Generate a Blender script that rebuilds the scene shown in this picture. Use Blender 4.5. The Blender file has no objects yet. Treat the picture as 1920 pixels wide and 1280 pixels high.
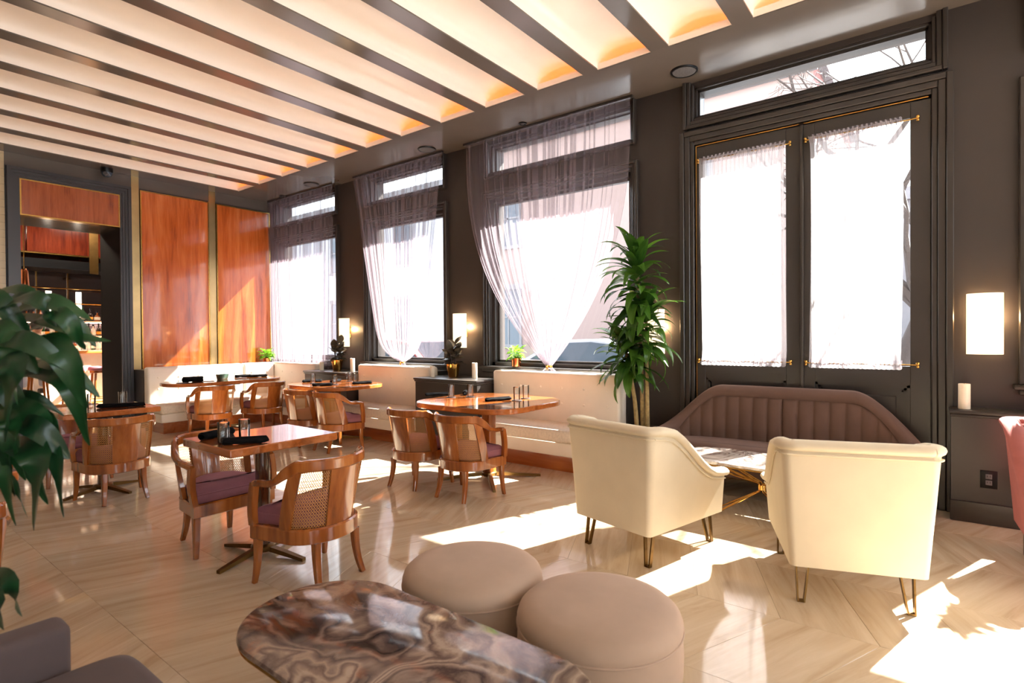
import bpy, bmesh, math, random
from mathutils import Vector, Matrix, Euler
from math import sin, cos, pi, radians, sqrt, atan2
random.seed(7)
SC = bpy.context.scene
COL = SC.collection

# ------------------------------------------------------------------ camera, world, sun, exposure
cam_d = bpy.data.cameras.new('camera')
cam_d.sensor_width = 36.0
cam_d.lens = 1034.6 / 1920 * 36.0
cam_d.clip_start = 0.05
cam_d.clip_end = 300
cam = bpy.data.objects.new('camera', cam_d)
COL.objects.link(cam)
YAW, PITCH, ROLL = radians(52.4314), radians(-0.6084), radians(-0.4390)
f_ = Vector((sin(YAW) * cos(PITCH), cos(YAW) * cos(PITCH), sin(PITCH)))
r_ = Vector((cos(YAW), -sin(YAW), 0))
u_ = r_.cross(f_)
r2 = r_ * cos(ROLL) + u_ * sin(ROLL)
u2 = -r_ * sin(ROLL) + u_ * cos(ROLL)
CAM = Vector((0, 0, 1.37))
cam.matrix_world = Matrix(((r2.x, u2.x, -f_.x, 0), (r2.y, u2.y, -f_.y, 0), (r2.z, u2.z, -f_.z, 1.37), (0, 0, 0, 1)))
cam_d.dof.use_dof = True
cam_d.dof.focus_distance = 5.0
cam_d.dof.aperture_fstop = 3.2
SC.camera = cam

world = bpy.data.worlds.new('sky')
SC.world = world
world.use_nodes = True
bg = world.node_tree.nodes['Background']
bg.inputs[0].default_value = (0.86, 0.93, 1.0, 1)
bg.inputs[1].default_value = 2.0

sun_d = bpy.data.lights.new('sun', 'SUN')
sun_d.energy = 36.0
sun_d.angle = radians(0.6)
sun_d.color = (1.0, 0.95, 0.88)
sun = bpy.data.objects.new('sun', sun_d)
COL.objects.link(sun)
SUNDIR = Vector((-1.0, 0.36, -1.042)).normalized()
sun.rotation_euler = SUNDIR.to_track_quat('-Z', 'Y').to_euler()

vs = SC.view_settings
vs.view_transform = 'Standard'
vs.look = 'None'
vs.gamma = 1.0
vs.use_curve_mapping = False
vs.exposure = 2.05
try:
    SC.cycles.use_denoising = True
    SC.cycles.max_bounces = 10
    SC.cycles.diffuse_bounces = 5
    SC.cycles.glossy_bounces = 4
    SC.cycles.transmission_bounces = 6
    SC.cycles.transparent_max_bounces = 24
    SC.cycles.sample_clamp_indirect = 6.0
    SC.cycles.caustics_reflective = False
    SC.cycles.caustics_refractive = False
except Exception:
    pass

# ------------------------------------------------------------------ colours and materials
def L(c):
    def g(v):
        v /= 255.0
        return v / 12.92 if v <= 0.04045 else ((v + 0.055) / 1.055) ** 2.4
    return (g(c[0]), g(c[1]), g(c[2]), 1)

class NT:
    def __init__(s, name):
        s.m = bpy.data.materials.new(name)
        s.m.use_nodes = True
        s.t = s.m.node_tree
        s.n = s.t.nodes
        s.b = s.n['Principled BSDF']
        s.out = s.n['Material Output']
    def node(s, ty, **kw):
        x = s.n.new(ty)
        for k, v in kw.items():
            setattr(x, k, v)
        return x
    def link(s, a, b):
        s.t.links.new(a, b)
    def coord(s, kind='Object', scale=(1, 1, 1), rot=(0, 0, 0), loc=(0, 0, 0)):
        tc = s.node('ShaderNodeTexCoord')
        mp = s.node('ShaderNodeMapping')
        mp.inputs['Scale'].default_value = scale
        mp.inputs['Rotation'].default_value = rot
        mp.inputs['Location'].default_value = loc
        s.link(tc.outputs[kind], mp.inputs['Vector'])
        return mp.outputs[0]
    def noise(s, vec, scale=5, detail=4, rough=0.55, dist=0.0):
        x = s.node('ShaderNodeTexNoise')
        x.inputs['Scale'].default_value = scale
        x.inputs['Detail'].default_value = detail
        x.inputs['Roughness'].default_value = rough
        x.inputs['Distortion'].default_value = dist
        if vec is not None:
            s.link(vec, x.inputs['Vector'])
        return x.outputs[0]
    def ramp(s, fac, stops, interp='LINEAR'):
        x = s.node('ShaderNodeValToRGB')
        e = x.color_ramp.elements
        x.color_ramp.interpolation = interp
        while len(e) < len(stops):
            e.new(0.5)
        for i, (p, c) in enumerate(stops):
            e[i].position = p
            e[i].color = c
        s.link(fac, x.inputs[0])
        return x.outputs[0]
    def bump(s, h, strength=0.2, dist=0.01):
        x = s.node('ShaderNodeBump')
        x.inputs['Strength'].default_value = strength
        x.inputs['Distance'].default_value = dist
        s.link(h, x.inputs['Height'])
        s.link(x.outputs[0], s.b.inputs['Normal'])
    def set(s, **kw):
        for k, v in kw.items():
            s.b.inputs[k.replace('_', ' ')].default_value = v

def plain(name, rgb, rough=0.5, metal=0.0, var=0.06, scale=6, coat=0, sheen=0, spec=0.5, bump=0):
    k = NT(name)
    c = L(rgb)
    k.set(Roughness=rough, Metallic=metal)
    k.b.inputs['Specular IOR Level'].default_value = spec
    if coat:
        k.b.inputs['Coat Weight'].default_value = coat
        k.b.inputs['Coat Roughness'].default_value = 0.06
    if sheen:
        k.b.inputs['Sheen Weight'].default_value = sheen
        k.b.inputs['Sheen Roughness'].default_value = 0.45
        k.b.inputs['Sheen Tint'].default_value = (min(1, c[0] * 1.6 + .1), min(1, c[1] * 1.6 + .1), min(1, c[2] * 1.6 + .1), 1)
    n = k.noise(k.coord(), scale, 4)
    a = tuple(x * (1 - var) for x in c[:3]) + (1,)
    b = tuple(min(1, x * (1 + var)) for x in c[:3]) + (1,)
    k.link(k.ramp(n, [(0.3, a), (0.7, b)]), k.b.inputs['Base Color'])
    if bump:
        k.bump(k.noise(k.coord(), scale * 25, 3), bump, 0.004)
    return k.m

def wood(name, dark, mid, light, axis='Z', rough=0.22, coat=0.5, fig=1.0, kind='Object'):
    k = NT(name)
    st = {'X': (0.6, 7, 7), 'Y': (7, 0.6, 7), 'Z': (7, 7, 0.6)}[axis]
    st = tuple(v * fig for v in st)
    v = k.coord(kind, st)
    oi = k.node('ShaderNodeObjectInfo')
    add = k.node('ShaderNodeVectorMath', operation='ADD')
    k.link(v, add.inputs[0])
    mul = k.node('ShaderNodeMath', operation='MULTIPLY')
    mul.inputs[1].default_value = 31.0
    k.link(oi.outputs['Random'], mul.inputs[0])
    k.link(mul.outputs[0], add.inputs[1])
    n1 = k.noise(add.outputs[0], 1.3, 5, 0.6, 0.8)
    n2 = k.noise(add.outputs[0], 6.0, 3, 0.6)
    mx = k.node('ShaderNodeMath', operation='MULTIPLY_ADD')
    k.link(n2, mx.inputs[0])
    mx.inputs[1].default_value = 0.35
    k.link(n1, mx.inputs[2])
    col = k.ramp(mx.outputs[0], [(0.42, L(dark)), (0.62, L(mid)), (0.85, L(light))])
    k.link(col, k.b.inputs['Base Color'])
    k.set(Roughness=rough)
    k.b.inputs['Coat Weight'].default_value = coat
    k.b.inputs['Coat Roughness'].default_value = 0.05
    return k.m

M = {}
M['wall'] = plain('wall_paint', (56, 50, 48), 0.42, var=0.04, scale=3)
M['trim'] = plain('trim_paint', (52, 48, 46), 0.3, var=0.04, scale=3)
M['far_trim'] = plain('dark_trim_paint', (56, 56, 60), 0.3, var=0.04)
M['jamb'] = plain('dark_jamb_paint', (12, 9, 9), 0.7, spec=0.1)
M['soffit'] = plain('soffit_gloss', (98, 91, 86), 0.16, var=0.05, scale=2)
M['vault'] = plain('vault_plaster', (246, 238, 230), 0.3, var=0.015)
M['lip'] = plain('lip_plaster', (244, 228, 212), 0.4, var=0.015)
M['white_wall'] = plain('cream_wall', (222, 216, 208), 0.6)
M['brass'] = plain('brass', (205, 160, 85), 0.22, 1.0, var=0.08, scale=9)
M['brass_old'] = plain('aged_brass', (116, 90, 52), 0.35, 1.0, var=0.12, scale=12)
M['gold'] = plain('polished_gold', (226, 170, 88), 0.12, 1.0, var=0.05)
M['copper'] = plain('copper', (205, 125, 80), 0.18, 1.0, var=0.06)
M['pilaster'] = plain('brushed_brass', (190, 168, 120), 0.3, 1.0, var=0.12, scale=4)
M['chair_wood'] = wood('honey_wood', (98, 48, 16), (138, 72, 27), (168, 99, 44), 'Z', 0.2, 0.7, 0.8)
M['shaded_column'] = wood('shaded_column_wood', (44, 22, 12), (66, 34, 18), (92, 50, 28), 'Z', 0.12, 0.9, 0.8)  # wood darkened to put the shade on small-table columns into the colour
M['table_wood'] = wood('table_wood', (122, 60, 24), (156, 84, 38), (178, 104, 54), 'Y', 0.14, 0.9, 0.9)
M['panel_wood'] = wood('rosewood_panel', (132, 56, 18), (188, 92, 34), (212, 120, 56), 'Z', 0.18, 0.8, 0.9)
M['panel_wood_x'] = wood('rosewood_transom', (120, 50, 16), (158, 76, 30), (178, 92, 42), 'Z', 0.25, 0.6, 1.6)
M['bar_wood'] = wood('bar_rosewood', (60, 16, 8), (92, 30, 14), (118, 46, 22), 'Z', 0.15, 0.8, 0.9)
M['kick_wood'] = wood('kick_wood', (120, 56, 22), (160, 84, 38), (180, 104, 54), 'Y', 0.25, 0.6, 0.6)
M['bar_top'] = wood('bar_top', (150, 88, 36), (196, 124, 58), (214, 148, 80), 'X', 0.2, 0.6, 0.6)
M['cane'] = plain('cane', (186, 130, 72), 0.5, var=0.1, scale=40)
M['mauve'] = plain('mauve_velvet', (128, 76, 84), 0.8, var=0.12, scale=7, sheen=0.6)
M['cream_velvet'] = plain('cream_velvet', (216, 201, 174), 0.85, var=0.04, scale=5, sheen=0.35)
M['pink_velvet'] = plain('pink_velvet', (150, 80, 73), 0.85, var=0.12, scale=9, sheen=0.4)
M['brown_velvet'] = plain('brown_velvet', (90, 66, 56), 0.85, var=0.1, scale=6, sheen=0.5)
M['taupe_velvet'] = plain('taupe_velvet', (160, 136, 118), 0.85, var=0.08, scale=5, sheen=0.5)
M['grey_velvet'] = plain('grey_brown_velvet', (76, 62, 60), 0.85, var=0.08, scale=5, sheen=0.4)
M['bench_vinyl'] = plain('cream_upholstery', (236, 226, 212), 0.45, var=0.03, scale=5)
M['bench_seat'] = plain('cream_boucle', (222, 208, 190), 0.8, var=0.1, scale=45, bump=0.25)
M['black_cloth'] = plain('black_cloth', (9, 9, 11), 0.9, var=0.3, scale=20, spec=0.15)
M['black_metal'] = plain('black_metal', (22, 22, 24), 0.35, 0.6)
M['speaker_grey'] = plain('speaker_grille', (92, 92, 96), 0.6, var=0.2, scale=60)
M['white_plastic'] = plain('white_plastic', (232, 226, 218), 0.4)
M['candle'] = plain('candle_wax', (240, 228, 206), 0.5, var=0.04, scale=12)
M['soil'] = plain('soil', (48, 36, 28), 0.95, var=0.4, scale=60)
M['cane_stem'] = plain('plant_cane', (150, 128, 84), 0.8, var=0.3, scale=30)
M['steel'] = plain('coaster', (70, 66, 68), 0.4)
M['green_dish'] = plain('green_glaze', (58, 92, 78), 0.35, var=0.15)
M['pot_dark'] = plain('dark_pot', (60, 50, 46), 0.4)
M['asphalt'] = plain('asphalt', (92, 92, 96), 0.9, var=0.1, scale=2)
M['pavement'] = plain('pavement', (130, 128, 126), 0.9, var=0.08, scale=2)
M['car_paint'] = plain('silver_car_paint', (170, 178, 188), 0.25, 0.3, coat=0.8)
M['car_red'] = plain('red_car_paint', (150, 60, 58), 0.25, 0.3, coat=0.8)
M['car_glass'] = plain('car_glass', (60, 72, 84), 0.08)
M['rubber'] = plain('rubber', (30, 30, 32), 0.8)
M['bark'] = plain('bark', (58, 50, 48), 0.9, var=0.2, scale=30)
M['stone'] = plain('pale_stone', (112, 112, 116), 0.8, var=0.06)
M['pale_render'] = plain('pale_render', (176, 178, 186), 0.85, var=0.06)
M['liquor'] = plain('amber_bottle', (150, 76, 24), 0.12, var=0.2, scale=5)
M['bottle_green'] = plain('green_bottle', (32, 66, 34), 0.1, var=0.2)
M['bottle_dark'] = plain('dark_bottle', (42, 24, 16), 0.1, var=0.2)
M['bottle_clear'] = plain('clear_bottle', (206, 204, 196), 0.1, var=0.1)
M['label_cream'] = plain('bottle_label', (226, 214, 190), 0.6)
M['label_orange'] = plain('orange_label', (214, 140, 40), 0.6)
M['shirt'] = plain('beige_shirt', (200, 178, 158), 0.9)
M['jeans'] = plain('pale_trousers', (176, 182, 196), 0.9, var=0.1)
M['skin'] = plain('skin', (206, 150, 118), 0.6)
M['hair'] = plain('dark_hair', (40, 28, 22), 0.6)
M['shoe'] = plain('dark_shoe', (40, 34, 34), 0.5)
M['white_bar'] = plain('cream_bar_front', (226, 206, 186), 0.5)
M['eyes'] = plain('eye', (40, 30, 26), 0.3)
M['lip_skin'] = plain('lips', (170, 100, 90), 0.5)
M['mirror'] = plain('dark_mirror', (120, 112, 112), 0.08, 0.9)
M['wall_tile'] = plain('cream_wall_tile', (206, 186, 150), 0.3, var=0.12, scale=2)
M['red_sign'] = plain('red_sign', (200, 40, 36), 0.4)

def leaf_mat(name, a, b, rough=0.35, transl=0.3):
    k = NT(name)
    oi = k.node('ShaderNodeObjectInfo')
    n = k.noise(k.coord('Object', (3, 30, 3)), 2.5, 3)
    ad = k.node('ShaderNodeMath', operation='ADD')
    k.link(n, ad.inputs[0]); k.link(oi.outputs['Random'], ad.inputs[1])
    mu = k.node('ShaderNodeMath', operation='MULTIPLY'); mu.inputs[1].default_value = 0.5
    k.link(ad.outputs[0], mu.inputs[0])
    c = k.ramp(mu.outputs[0], [(0.2, L(a)), (0.85, L(b))])
    k.link(c, k.b.inputs['Base Color'])
    k.set(Roughness=rough)
    tr = k.node('ShaderNodeBsdfTranslucent')
    k.link(c, tr.inputs['Color'])
    mx = k.node('ShaderNodeMixShader'); mx.inputs[0].default_value = transl
    k.link(k.b.outputs[0], mx.inputs[1]); k.link(tr.outputs[0], mx.inputs[2])
    k.link(mx.outputs[0], k.out.inputs['Surface'])
    return k.m
M['leaf'] = leaf_mat('dracaena_leaf', (34, 70, 26), (92, 140, 48), 0.26, 0.4)
M['leaf_dark'] = leaf_mat('broad_leaf', (14, 44, 26), (34, 78, 40), 0.3, 0.2)
M['leaf_rubber'] = leaf_mat('rubber_plant_leaf', (62, 54, 48), (98, 92, 74), 0.28, 0.1)
M['leaf_lime'] = leaf_mat('lime_leaf', (88, 140, 30), (150, 200, 60), 0.4, 0.45)

def glass_mat(name, tint=(1, 1, 1, 1), refl=0.10):
    k = NT(name)
    tr = k.node('ShaderNodeBsdfTransparent'); tr.inputs[0].default_value = tint
    gl = k.node('ShaderNodeBsdfGlossy'); gl.inputs['Roughness'].default_value = 0.02
    fr = k.node('ShaderNodeFresnel'); fr.inputs[0].default_value = 1.45
    mx = k.node('ShaderNodeMixShader')
    mn = k.node('ShaderNodeMath', operation='MULTIPLY'); mn.inputs[1].default_value = refl * 10
    k.link(fr.outputs[0], mn.inputs[0])
    k.link(mn.outputs[0], mx.inputs[0]); k.link(tr.outputs[0], mx.inputs[1]); k.link(gl.outputs[0], mx.inputs[2])
    k.link(mx.outputs[0], k.out.inputs['Surface'])
    return k.m
M['glass'] = glass_mat('window_glass', (0.97, 0.98, 0.98, 1), 0.05)
M['tumbler'] = glass_mat('tumbler_glass', (0.985, 0.99, 0.99, 1), 0.16)

def sheer_mat(name, col, transp, tl=0.7):
    k = NT(name)
    tr = k.node('ShaderNodeBsdfTransparent')
    tn = k.node('ShaderNodeBsdfTranslucent'); tn.inputs[0].default_value = L(col)
    df = k.node('ShaderNodeBsdfDiffuse'); df.inputs[0].default_value = L(col)
    m1 = k.node('ShaderNodeMixShader'); m1.inputs[0].default_value = tl
    k.link(df.outputs[0], m1.inputs[1]); k.link(tn.outputs[0], m1.inputs[2])
    m2 = k.node('ShaderNodeMixShader')
    n = k.noise(k.coord('Object', (1, 1, 1)), 260, 2)
    r = k.ramp(n, [(0.3, (transp - .06,) * 3 + (1,)), (0.7, (transp + .06,) * 3 + (1,))])
    k.link(r, m2.inputs[0])
    k.link(m1.outputs[0], m2.inputs[1]); k.link(tr.outputs[0], m2.inputs[2])
    k.link(m2.outputs[0], k.out.inputs['Surface'])
    return k.m
M['sheer'] = sheer_mat('mauve_sheer', (176, 162, 170), 0.67, 0.6)
M['sheer_white'] = sheer_mat('white_sheer', (226, 220, 222), 0.42, 0.7)

def emit_mat(name, rgb, strength, base=None):
    k = NT(name)
    k.b.inputs['Base Color'].default_value = L(base or rgb)
    k.b.inputs['Emission Color'].default_value = L(rgb)
    k.b.inputs['Emission Strength'].default_value = strength
    return k.m
M['led'] = emit_mat('warm_led', (255, 132, 46), 1.7)
M['lamp_shade'] = emit_mat('lit_glass_shade', (255, 222, 176), 0.42, (250, 240, 225))
M['bulb'] = emit_mat('bulb', (255, 200, 130), 2.0)
M['backlight'] = emit_mat('shelf_light', (255, 240, 220), 2.0)

def travertine():
    k = NT('travertine_tile')
    uv = k.node('ShaderNodeUVMap')
    oi = k.node('ShaderNodeObjectInfo')
    mp = k.node('ShaderNodeMapping'); mp.inputs['Scale'].default_value = (0.9, 9, 1)
    k.link(uv.outputs[0], mp.inputs[0])
    mu = k.node('ShaderNodeMath', operation='MULTIPLY'); mu.inputs[1].default_value = 57
    k.link(oi.outputs['Random'], mu.inputs[0])
    ad = k.node('ShaderNodeVectorMath', operation='ADD')
    k.link(mp.outputs[0], ad.inputs[0]); k.link(mu.outputs[0], ad.inputs[1])
    n = k.noise(ad.outputs[0], 1.5, 7, 0.62, 0.5)
    c1 = k.ramp(n, [(0.24, L((176, 152, 124))), (0.46, L((198, 178, 152))), (0.62, L((206, 188, 164))), (0.8, L((214, 199, 178)))])
    hs = k.node('ShaderNodeHueSaturation')
    mr = k.node('ShaderNodeMapRange'); mr.inputs[3].default_value = 0.94; mr.inputs[4].default_value = 1.05
    k.link(oi.outputs['Random'], mr.inputs[0]); k.link(mr.outputs[0], hs.inputs['Value'])
    k.link(c1, hs.inputs['Color'])
    k.link(hs.outputs[0], k.b.inputs['Base Color'])
    k.set(Roughness=0.07)
    k.b.inputs['Specular IOR Level'].default_value = 0.55
    return k.m
M['travertine'] = travertine()
M['grout'] = plain('grout', (140, 116, 98), 0.9)

def onyx(name, scale, stops, rough=0.08, warm=(170, 106, 70)):
    k = NT(name)
    v = k.coord('Object', (1, 1, 1))
    n = k.node('ShaderNodeTexNoise'); n.inputs['Scale'].default_value = 1.8; n.inputs['Detail'].default_value = 3
    k.link(v, n.inputs['Vector'])
    sc = k.node('ShaderNodeVectorMath', operation='SCALE'); sc.inputs['Scale'].default_value = 0.85
    k.link(n.outputs['Color'], sc.inputs[0])
    ad = k.node('ShaderNodeVectorMath', operation='ADD'); k.link(v, ad.inputs[0]); k.link(sc.outputs[0], ad.inputs[1])
    n2 = k.noise(ad.outputs[0], 1.5 * scale, 2.5, 0.5, 0.6)
    w = k.node('ShaderNodeMath', operation='MULTIPLY'); w.inputs[1].default_value = 6.0
    k.link(n2, w.inputs[0])
    fr = k.node('ShaderNodeMath', operation='PINGPONG'); fr.inputs[1].default_value = 1.0
    k.link(w.outputs[0], fr.inputs[0])
    fine = k.noise(ad.outputs[0], 22, 5, 0.7)
    mx = k.node('ShaderNodeMath', operation='MULTIPLY_ADD'); mx.inputs[1].default_value = 0.35
    k.link(fine, mx.inputs[0]); k.link(fr.outputs[0], mx.inputs[2])
    sb = k.node('ShaderNodeMath', operation='SUBTRACT'); sb.inputs[1].default_value = 0.17
    k.link(mx.outputs[0], sb.inputs[0])
    pn = k.noise(v, 5.5, 4, 0.6, 0.4)
    pm = k.ramp(pn, [(0.6, (0, 0, 0, 1)), (0.72, (1, 1, 1, 1))])
    mc = k.node('ShaderNodeMixRGB'); mc.inputs[2].default_value = L(warm)
    mf = k.node('ShaderNodeMath', operation='MULTIPLY'); mf.inputs[1].default_value = 0.6
    k.link(pm, mf.inputs[0]); k.link(mf.outputs[0], mc.inputs[0])
    k.link(k.ramp(sb.outputs[0], stops), mc.inputs[1])
    k.link(mc.outputs[0], k.b.inputs['Base Color'])
    k.set(Roughness=rough)
    return k.m
M['onyx'] = onyx('brown_onyx', 1.0, [(0.0, L((52, 41, 39))), (0.16, L((84, 68, 62))), (0.3, L((132, 112, 100))), (0.42, L((70, 56, 53))), (0.56, L((120, 100, 90))), (0.68, L((160, 138, 122))), (0.8, L((96, 78, 72))), (0.92, L((140, 118, 104))), (1.0, L((168, 148, 132)))])
M['onyx_pale'] = onyx('pale_onyx', 1.5, [(0.0, L((100, 86, 80))), (0.2, L((196, 184, 174))), (0.5, L((226, 218, 208))), (0.75, L((150, 134, 124))), (1.0, L((230, 224, 216)))], warm=(214, 200, 186))

def brick_mat():
    k = NT('brick_facade')
    v = k.coord('Object', (1, 1, 1), (pi / 2, 0, pi / 2))
    br = k.node('ShaderNodeTexBrick')
    br.inputs['Scale'].default_value = 2.2
    br.inputs['Color1'].default_value = L((116, 58, 52)); br.inputs['Color2'].default_value = L((102, 52, 47)); br.inputs['Mortar'].default_value = L((130, 112, 108))
    br.inputs['Mortar Size'].default_value = 0.015
    k.link(v, br.inputs['Vector'])
    k.link(br.outputs[0], k.b.inputs['Base Color']); k.set(Roughness=0.9)
    return k.m
M['brick'] = brick_mat()
def barbrick_mat():
    k = NT('bar_dark_brick')
    v = k.coord('Object', (1, 1, 1), (pi / 2, 0, 0))
    br = k.node('ShaderNodeTexBrick')
    br.inputs['Scale'].default_value = 3.2
    br.inputs['Color1'].default_value = L((112, 92, 96)); br.inputs['Color2'].default_value = L((84, 66, 70)); br.inputs['Mortar'].default_value = L((150, 140, 144))
    br.inputs['Mortar Size'].default_value = 0.02
    k.link(v, br.inputs['Vector'])
    k.link(br.outputs[0], k.b.inputs['Base Color']); k.set(Roughness=0.25)
    return k.m
M['bar_brick'] = barbrick_mat()

# ------------------------------------------------------------------ mesh building
class MB:
    def __init__(s):
        s.v = []; s.f = []; s.uv = None
    def add(s, vs, fs):
        o = len(s.v)
        s.v.extend([tuple(p) for p in vs]); s.f.extend([tuple(i + o for i in q) for q in fs])
        return s
    def box(s, x0, x1, y0, y1, z0, z1, bev=0.0, seg=2, mat=None):
        if bev <= 0:
            vs = [(x, y, z) for z in (z0, z1) for y in (y0, y1) for x in (x0, x1)]
            fs = [(0, 2, 3, 1), (4, 5, 7, 6), (0, 1, 5, 4), (2, 6, 7, 3), (0, 4, 6, 2), (1, 3, 7, 5)]
            if mat is not None:
                vs = [mat @ Vector(p) for p in vs]
            return s.add(vs, fs)
        bm = bmesh.new()
        bmesh.ops.create_cube(bm, size=1.0)
        for v in bm.verts:
            v.co = Vector(((x0 + x1) / 2 + v.co.x * (x1 - x0), (y0 + y1) / 2 + v.co.y * (y1 - y0), (z0 + z1) / 2 + v.co.z * (z1 - z0)))
        b = min(bev, (x1 - x0) * .49, (y1 - y0) * .49, (z1 - z0) * .49)
        bmesh.ops.bevel(bm, geom=list(bm.edges), offset=b, segments=seg, profile=0.5, affect='EDGES')
        return s.bm(bm, mat)
    def bm(s, bm, mat=None):
        bm.verts.ensure_lookup_table()
        for i, v in enumerate(bm.verts):
            v.index = i
        vs = [(mat @ v.co if mat is not None else v.co.copy()) for v in bm.verts]
        fs = [[v.index for v in f.verts] for f in bm.faces]
        bm.free()
        return s.add(vs, fs)
    def grid(s, fn, nu, nv, cu=False, cv=False):
        vs = [fn(i / (nu if cu else nu - 1), j / (nv if cv else nv - 1)) for i in range(nu) for j in range(nv)]
        fs = []
        for i in range(nu if cu else nu - 1):
            for j in range(nv if cv else nv - 1):
                a = i * nv + j; b = ((i + 1) % nu) * nv + j
                c = ((i + 1) % nu) * nv + (j + 1) % nv; d = i * nv + (j + 1) % nv
                fs.append((a, b, c, d))
        return s.add(vs, fs)
    def tube(s, pts, r, n=8, closed=False, caps=True, flat=1.0):
        pts = [Vector(p) for p in pts]
        m = len(pts)
        rr = r if isinstance(r, (list, tuple)) else [r] * m
        vs = []
        prev = None
        for i, p in enumerate(pts):
            if closed:
                t = (pts[(i + 1) % m] - pts[i - 1])
            else:
                t = pts[min(i + 1, m - 1)] - pts[max(i - 1, 0)]
            t.normalize()
            if prev is None:
                a = Vector((0, 0, 1)) if abs(t.z) < 0.9 else Vector((1, 0, 0))
                x = t.cross(a).normalized()
            else:
                x = (prev - t * prev.dot(t)).normalized()
            prev = x
            y = t.cross(x)
            for k in range(n):
                a = 2 * pi * k / n
                vs.append(p + x * cos(a) * rr[i] + y * sin(a) * rr[i] * flat)
        fs = []
        for i in range(m if closed else m - 1):
            for k in range(n):
                a = i * n + k; b = i * n + (k + 1) % n
                j = (i + 1) % m
                fs.append((a, b, j * n + (k + 1) % n, j * n + k))
        if caps and not closed:
            fs.append(tuple(reversed(range(n)))); fs.append(tuple((m - 1) * n + k for k in range(n)))
        return s.add(vs, fs)
    def sweep(s, pts, sec, ups=None, caps=True, closed=False):
        """section sec(i) -> list of (side, up) offsets, swept with a fixed up axis."""
        pts = [Vector(p) for p in pts]
        m = len(pts); vs = []; n = None
        for i, p in enumerate(pts):
            t = (pts[(i + 1) % m] - pts[i - 1]) if closed else pts[min(i + 1, m - 1)] - pts[max(i - 1, 0)]
            t.normalize()
            up = Vector(ups[i]) if ups else Vector((0, 0, 1))
            x = t.cross(up)
            if x.length < 1e-4:
                x = t.cross(Vector((0, 1, 0)))
            x.normalize()
            y = x.cross(t).normalized()
            q = sec(i) if callable(sec) else sec
            n = len(q)
            vs.extend([p + x * a + y * b for a, b in q])
        fs = []
        for i in range(m if closed else m - 1):
            j = (i + 1) % m
            for k in range(n):
                fs.append((i * n + k, i * n + (k + 1) % n, j * n + (k + 1) % n, j * n + k))
        if caps and not closed:
            fs.append(tuple(reversed(range(n)))); fs.append(tuple((m - 1) * n + k for k in range(n)))
        return s.add(vs, fs)
    def lathe(s, prof, n=24, c=(0, 0, 0), sx=1.0, sy=1.0):
        vs = []; fs = []
        m = len(prof)
        for r, z in prof:
            for k in range(n):
                a = 2 * pi * k / n
                vs.append((c[0] + r * cos(a) * sx, c[1] + r * sin(a) * sy, c[2] + z))
        for i in range(m - 1):
            for k in range(n):
                fs.append((i * n + k, i * n + (k + 1) % n, (i + 1) * n + (k + 1) % n, (i + 1) * n + k))
        if prof[0][0] > 1e-6:
            fs.append(tuple(reversed(range(n))))
        if prof[-1][0] > 1e-6:
            fs.append(tuple((m - 1) * n + k for k in range(n)))
        return s.add(vs, fs)
    def poly(s, out, layers):
        """outline extruded: layers = [(inset, z)...]; inset moves points along inward normals."""
        n = len(out)
        nr = []
        for i in range(n):
            a = Vector(out[i - 1]); b = Vector(out[(i + 1) % n])
            t = (b - a).normalized()
            nr.append(Vector((-t.y, t.x)))
        vs = []
        for ins, z in layers:
            for i in range(n):
                p = Vector(out[i]) + nr[i] * ins
                vs.append((p.x, p.y, z))
        fs = []
        for l in range(len(layers) - 1):
            for i in range(n):
                fs.append((l * n + i, l * n + (i + 1) % n, (l + 1) * n + (i + 1) % n, (l + 1) * n + i))
        fs.append(tuple(reversed(range(n)))); fs.append(tuple((len(layers) - 1) * n + i for i in range(n)))
        return s.add(vs, fs)
    def sq(s, c, size, e1=0.35, e2=0.3, nu=28, nv=14, fn=None):
        def pw(a, e):
            return math.copysign(abs(a) ** e, a)
        def g(u, v):
            th = 2 * pi * u; ph = -pi / 2 + pi * v
            p = Vector((size[0] / 2 * pw(cos(ph), e1) * pw(cos(th), e2), size[1] / 2 * pw(cos(ph), e1) * pw(sin(th), e2), size[2] / 2 * pw(sin(ph), e1)))
            if fn:
                p = fn(p)
            return p + Vector(c)
        return s.grid(g, nu, nv, cu=True)
    def xf(s, mat):
        s.v = [tuple(mat @ Vector(p)) for p in s.v]
        return s
    def mesh(s, name, mat, smooth=True, ang=38):
        me = bpy.data.meshes.new(name)
        me.from_pydata(s.v, [], s.f)
        me.validate()
        bm = bmesh.new(); bm.from_mesh(me)
        bmesh.ops.remove_doubles(bm, verts=bm.verts, dist=1e-6)
        bmesh.ops.recalc_face_normals(bm, faces=bm.faces)
        bm.to_mesh(me); bm.free()
        me.materials.append(mat)
        if smooth:
            me.polygons.foreach_set('use_smooth', [True] * len(me.polygons))
            me.set_sharp_from_angle(angle=radians(ang))
        return me
    def build(s, name, mat, parent=None, smooth=True, ang=38, label=None):
        return link(name, s.mesh(name, mat, smooth, ang), parent, label)

def link(name, me, parent=None, label=None, loc=None, rot=None, scale=None):
    o = bpy.data.objects.new(name, me)
    COL.objects.link(o)
    if parent is not None:
        o.parent = parent
    if label:
        o['label'] = label
    if loc is not None: o.location = loc
    if rot is not None: o.rotation_euler = rot
    if scale is not None: o.scale = scale
    return o

def tag(o, label, cat, group=None, kind=None):
    o['label'] = label; o['category'] = cat
    if group: o['group'] = group
    if kind: o['kind'] = kind
    return o

def thing(name, label, cat, loc=(0, 0, 0), rz=0.0, group=None):
    o = bpy.data.objects.new(name, None)
    COL.objects.link(o)
    o.location = loc; o.rotation_euler = (0, 0, rz)
    o.empty_display_size = 0.1
    return tag(o, label, cat, group)

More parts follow.
